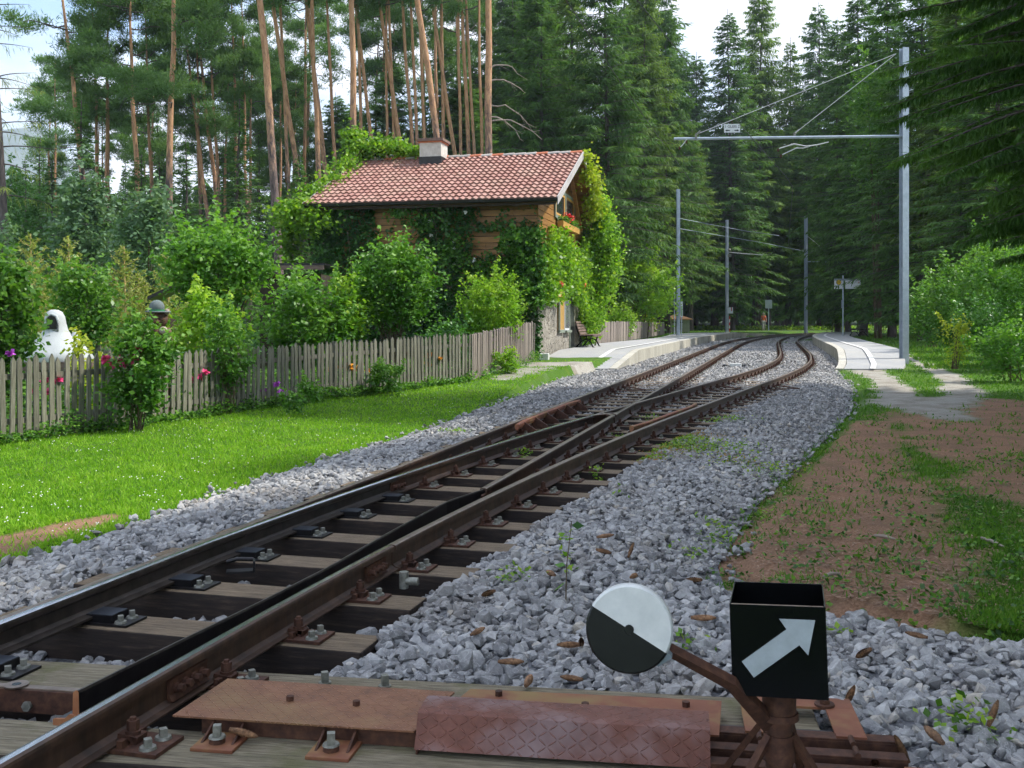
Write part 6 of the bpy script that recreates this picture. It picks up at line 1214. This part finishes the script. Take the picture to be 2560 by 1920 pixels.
for k,(a,b_,D,mt,lab,nn_) in enumerate(((248,775,14.6,pink,'pink phlox heads behind the fence, left of the sagging bush',3),(275,768,14.6,pink,'pink phlox cluster beside the sagging bush',4),(284,800,14.7,pink,'lower pink phlox bloom by the sagging bush',2),(45,780,13.9,purplep,'purple flower behind the leftmost pickets',1),(735,790,20.2,orangep,'yellow-orange flowers seen through the fence before the egg-shaped shrub',7),(780,795,20.8,orangep,'orange flowers behind the middle of the fence',6),(940,775,22.6,orangep,'yellow flowers behind the right part of the fence',6),(590,835,18.2,purplep,'magenta flowers low behind the fence',4),(95,835,14,pink,'pale pink blossoms low behind the left pickets',5),(420,815,16.6,pink,'pink blossoms behind the fence under the parasol shrub',4))):
    t=thing('flowers',lab,'flowers',(atD(a,D),D,-.2)); h=zat(b_,D)+.2; m=MB(); q=MB(); g=R_(400+k)
    for j in range(nn_): dx,dz=g.uniform(-.22,.22),g.uniform(-.12,.12); m=MB(); leaves(m,np.array([dx,0,h+dz])+g.normal(0,.016,(26,3)),.055,g,aspect=.55); m.build('bloom',mt,t); tube(q,[(dx*.5,0,0),(dx,0,h+dz)],.004,4)
    q.build('stem',MT['leaf_mid_green'],t)
# forest floor edge
m=MB(); g=R_(306); n=9000; xv=g.uniform(1250,2212,n); D=g.uniform(104,112,n); X_=(xv/.8641-1280)*D/F; P=np.stack([X_,D,gh(X_,D)+g.uniform(0,.4,n)],1); leaves(m,P,.22,g); stuff(m.build('forest_edge_herbs',leaf_bright),'sunlit herbs and yellow flowers along the forest edge beyond the tracks','herbs')
m=MB(); n=16000; xv=g.uniform(-50,1300,n); D=g.uniform(34,70,n); X_=(xv/.8641-1280)*D/F; P=np.stack([X_,D,gh(X_,D)+g.uniform(0,1.4,n)*g.uniform(0,1,n)],1); k=~((X_>-8)&(X_<4.5)&(D<45)); leaves(m,P[k],.24,g); stuff(m.build('undergrowth',leaf_dark),'dark undergrowth beneath the pine wood','undergrowth')
# fir cones
conem=noisemat('fir_cone_scales',[(.3,(.1,.045,.02)),(.7,(.36,.2,.1))],30,.7,rdamt=.35,obr=.25)
m=MB(); g=R_(310); nr_c=15
for i in range(nr_c):
    u=i/(nr_c-1); r=.0135*math.sin(PI*min(1,.12+.86*u))**.6; 
    for j in range(9):
        a=j*2*PI/9+i*.35; c=np.array([-.06+.12*u,r*.75*math.cos(a),r*.75*math.sin(a)]); d=np.array([.018,r*.55*math.cos(a),r*.55*math.sin(a)]); w=np.array([0,-math.sin(a),math.cos(a)])*.0075; m.add([c-w,c+w,c+d+w*.6,c+d*1.1,c+d-w*.6],[[0,1,2,3,4]],0,g.uniform())
tube(m,[(-.06,0,0),(0,0,0),(.055,0,0)],[.008,.014,.006],6,rnd=.1); CM=m.mesh('fir_cone',conem)
CN=[(1100,1408,'reddish fir cone on the ballast left of the round weight'),(1141,1452,'fir cone lying against the long timber'),(1238,1446,'large fir cone near the timber below the round weight'),(1057,1284,'pale fir cone in the ballast left of the thin twig'),(1302,1195,'broken fir cone above the round weight'),(1362,1192,'small upright fir cone on the gray stones'),(1191,1246,'fir cone beside the thin green twig'),(1234,1376,'dark fir cone touching the left side of the round weight'),(1256,1372,'short dark fir cone just left of the round weight'),(1516,1321,'fir cone between the weight and the lantern'),(1368,1245,'fir cone right above the round weight'),(1983,1362,'two-tone fir cone at the edge of the soil right of the lantern'),(1868,1391,'fir cone on the ballast right of the lantern top'),(1834,1488,'standing fir cone just right of the lantern'),(2144,1524,'upright golden fir cone near the right edge'),(2020,1565,'fir cones pair lying at the lower right'),(1950,1595,'dark fir cone at the foot of the right ballast'),(1890,1618,'fir cone half under the iron frame end'),(975,1120,'fir cone beside the outer sleepers'),(1030,1355,'fir cone resting by a sleeper end'),(522,1582,'fir cone wedged in the left foot bracket'),(1500,1237,'fir cone at the soil edge'),(200,1500,'fir cone down between the first sleepers'),(1305,1160,'tiny fir cone far up the ballast')]
for k,(a,b_,lab) in enumerate(CN):
    zc=-.085 if k not in (20,22) else (-.115 if k==20 else -.24); x,y=at(a,b_,zc); o=bpy.data.objects.new('fir_cone',CM); col.objects.link(o); zz=float(bh(x,y))+.055 if k not in (20,22) else zc; o.location=(x,y,zz); up=1.1 if k in (13,14,5,16) else .15*math.sin(k*3.1); o.rotation_euler=(k*.7,-up,k*1.37 if k!=20 else -.3); sc_=.78+.1*math.sin(k*2.2); o.scale=(sc_,)*3
    tag(o,lab,'fir cone','fir cones on the ballast')
# thin twig standing in the ballast
x,y=at(1222,1300,-.1); t=thing('twig_plant','thin tall bare-stemmed weed standing in the ballast','weed',(x,y,-.12)); m=MB(); tube(m,[(0,0,0),(.005,0,.2),(.03,0,.42)],[.004,.003,.002],5); m.build('stem',twig,t); m=MB(); leaves(m,np.array([[.01,0,.25],[.0,0,.2],[.02,0,.33],[.03,0,.4],[0,0,.12]]),.06,R_(1)); m.build('leaf',leaf_mid,t)
# ---------------------------------------------------------------- camera, light, sky
cam=bpy.data.cameras.new('camera'); co=bpy.data.objects.new('camera',cam); col.objects.link(co); co.location=(0,0,CZ); co.rotation_euler=(PI/2,0,0)
cam.sensor_width=36; cam.lens=36*F/2560; cam.shift_y=-(960-YH)/2560; cam.clip_start=.05; cam.clip_end=6000; sc.camera=co
SAZ,SEL=math.radians(84),math.radians(50)
sd=Vector((math.sin(SAZ)*math.cos(SEL),math.cos(SAZ)*math.cos(SEL),math.sin(SEL)))
sl=bpy.data.lights.new('sun','SUN'); sl.energy=3.1; sl.angle=math.radians(2.5); sl.color=(1,.95,.86); so=bpy.data.objects.new('sun',sl); col.objects.link(so); so.rotation_euler=sd.to_track_quat('Z','Y').to_euler()
w=bpy.data.worlds.new('World'); sc.world=w; w.use_nodes=True; nt=w.node_tree; N=nt.nodes; L=nt.links; bg=N['Background']
sk=N.new('ShaderNodeTexSky'); sk.sky_type='NISHITA'; sk.sun_disc=False; sk.sun_elevation=SEL; sk.sun_rotation=SAZ; sk.altitude=900; sk.air_density=1.1; sk.dust_density=1.5
tc=N.new('ShaderNodeTexCoord'); mp=N.new('ShaderNodeMapping'); mp.inputs['Scale'].default_value=(1,1,2.6); L.new(tc.outputs['Generated'],mp.inputs[0])
nn=N.new('ShaderNodeTexNoise'); nn.inputs['Scale'].default_value=2.3; nn.inputs['Detail'].default_value=8; nn.inputs['Roughness'].default_value=.55; L.new(mp.outputs[0],nn.inputs['Vector'])
cr=N.new('ShaderNodeValToRGB'); cr.color_ramp.elements[0].position=.43; cr.color_ramp.elements[1].position=.6; L.new(nn.outputs['Fac'],cr.inputs[0])
mx=N.new('ShaderNodeMix'); mx.data_type='RGBA'; L.new(cr.outputs[0],mx.inputs[0]); L.new(sk.outputs[0],mx.inputs[6]); mx.inputs[7].default_value=(4.75,4.85,5.2,1)
L.new(mx.outputs[2],bg.inputs['Color']); bg.inputs['Strength'].default_value=.15
sc.view_settings.view_transform='Standard'; sc.view_settings.look='None'; sc.view_settings.exposure=1.08; sc.view_settings.gamma=1
sc.cycles.max_bounces=6; sc.cycles.diffuse_bounces=3; sc.cycles.glossy_bounces=2; sc.cycles.transmission_bounces=3; sc.cycles.transparent_max_bounces=4
sc.cycles.use_denoising=True; sc.cycles.use_adaptive_sampling=True; sc.cycles.adaptive_threshold=.03; sc.render.film_transparent=False; sc.cycles.caustics_reflective=False; sc.cycles.caustics_refractive=False

hm=bpy.data.materials.new('haze'); hm.use_nodes=True; hn=hm.node_tree; hn.nodes.remove(hn.nodes['Principled BSDF']); pv=hn.nodes.new('ShaderNodeVolumePrincipled'); pv.inputs['Color'].default_value=(.72,.84,1,1); pv.inputs['Density'].default_value=.0003; pv.inputs['Anisotropy'].default_value=.2; hn.links.new(pv.outputs[0],hn.nodes['Material Output'].inputs['Volume'])
m=MB(); box(m,(0,1000,170),(3400,2200,344)); hz=m.build('haze',hm); stuff(hz,'thin pale blue summer haze filling the air','haze')
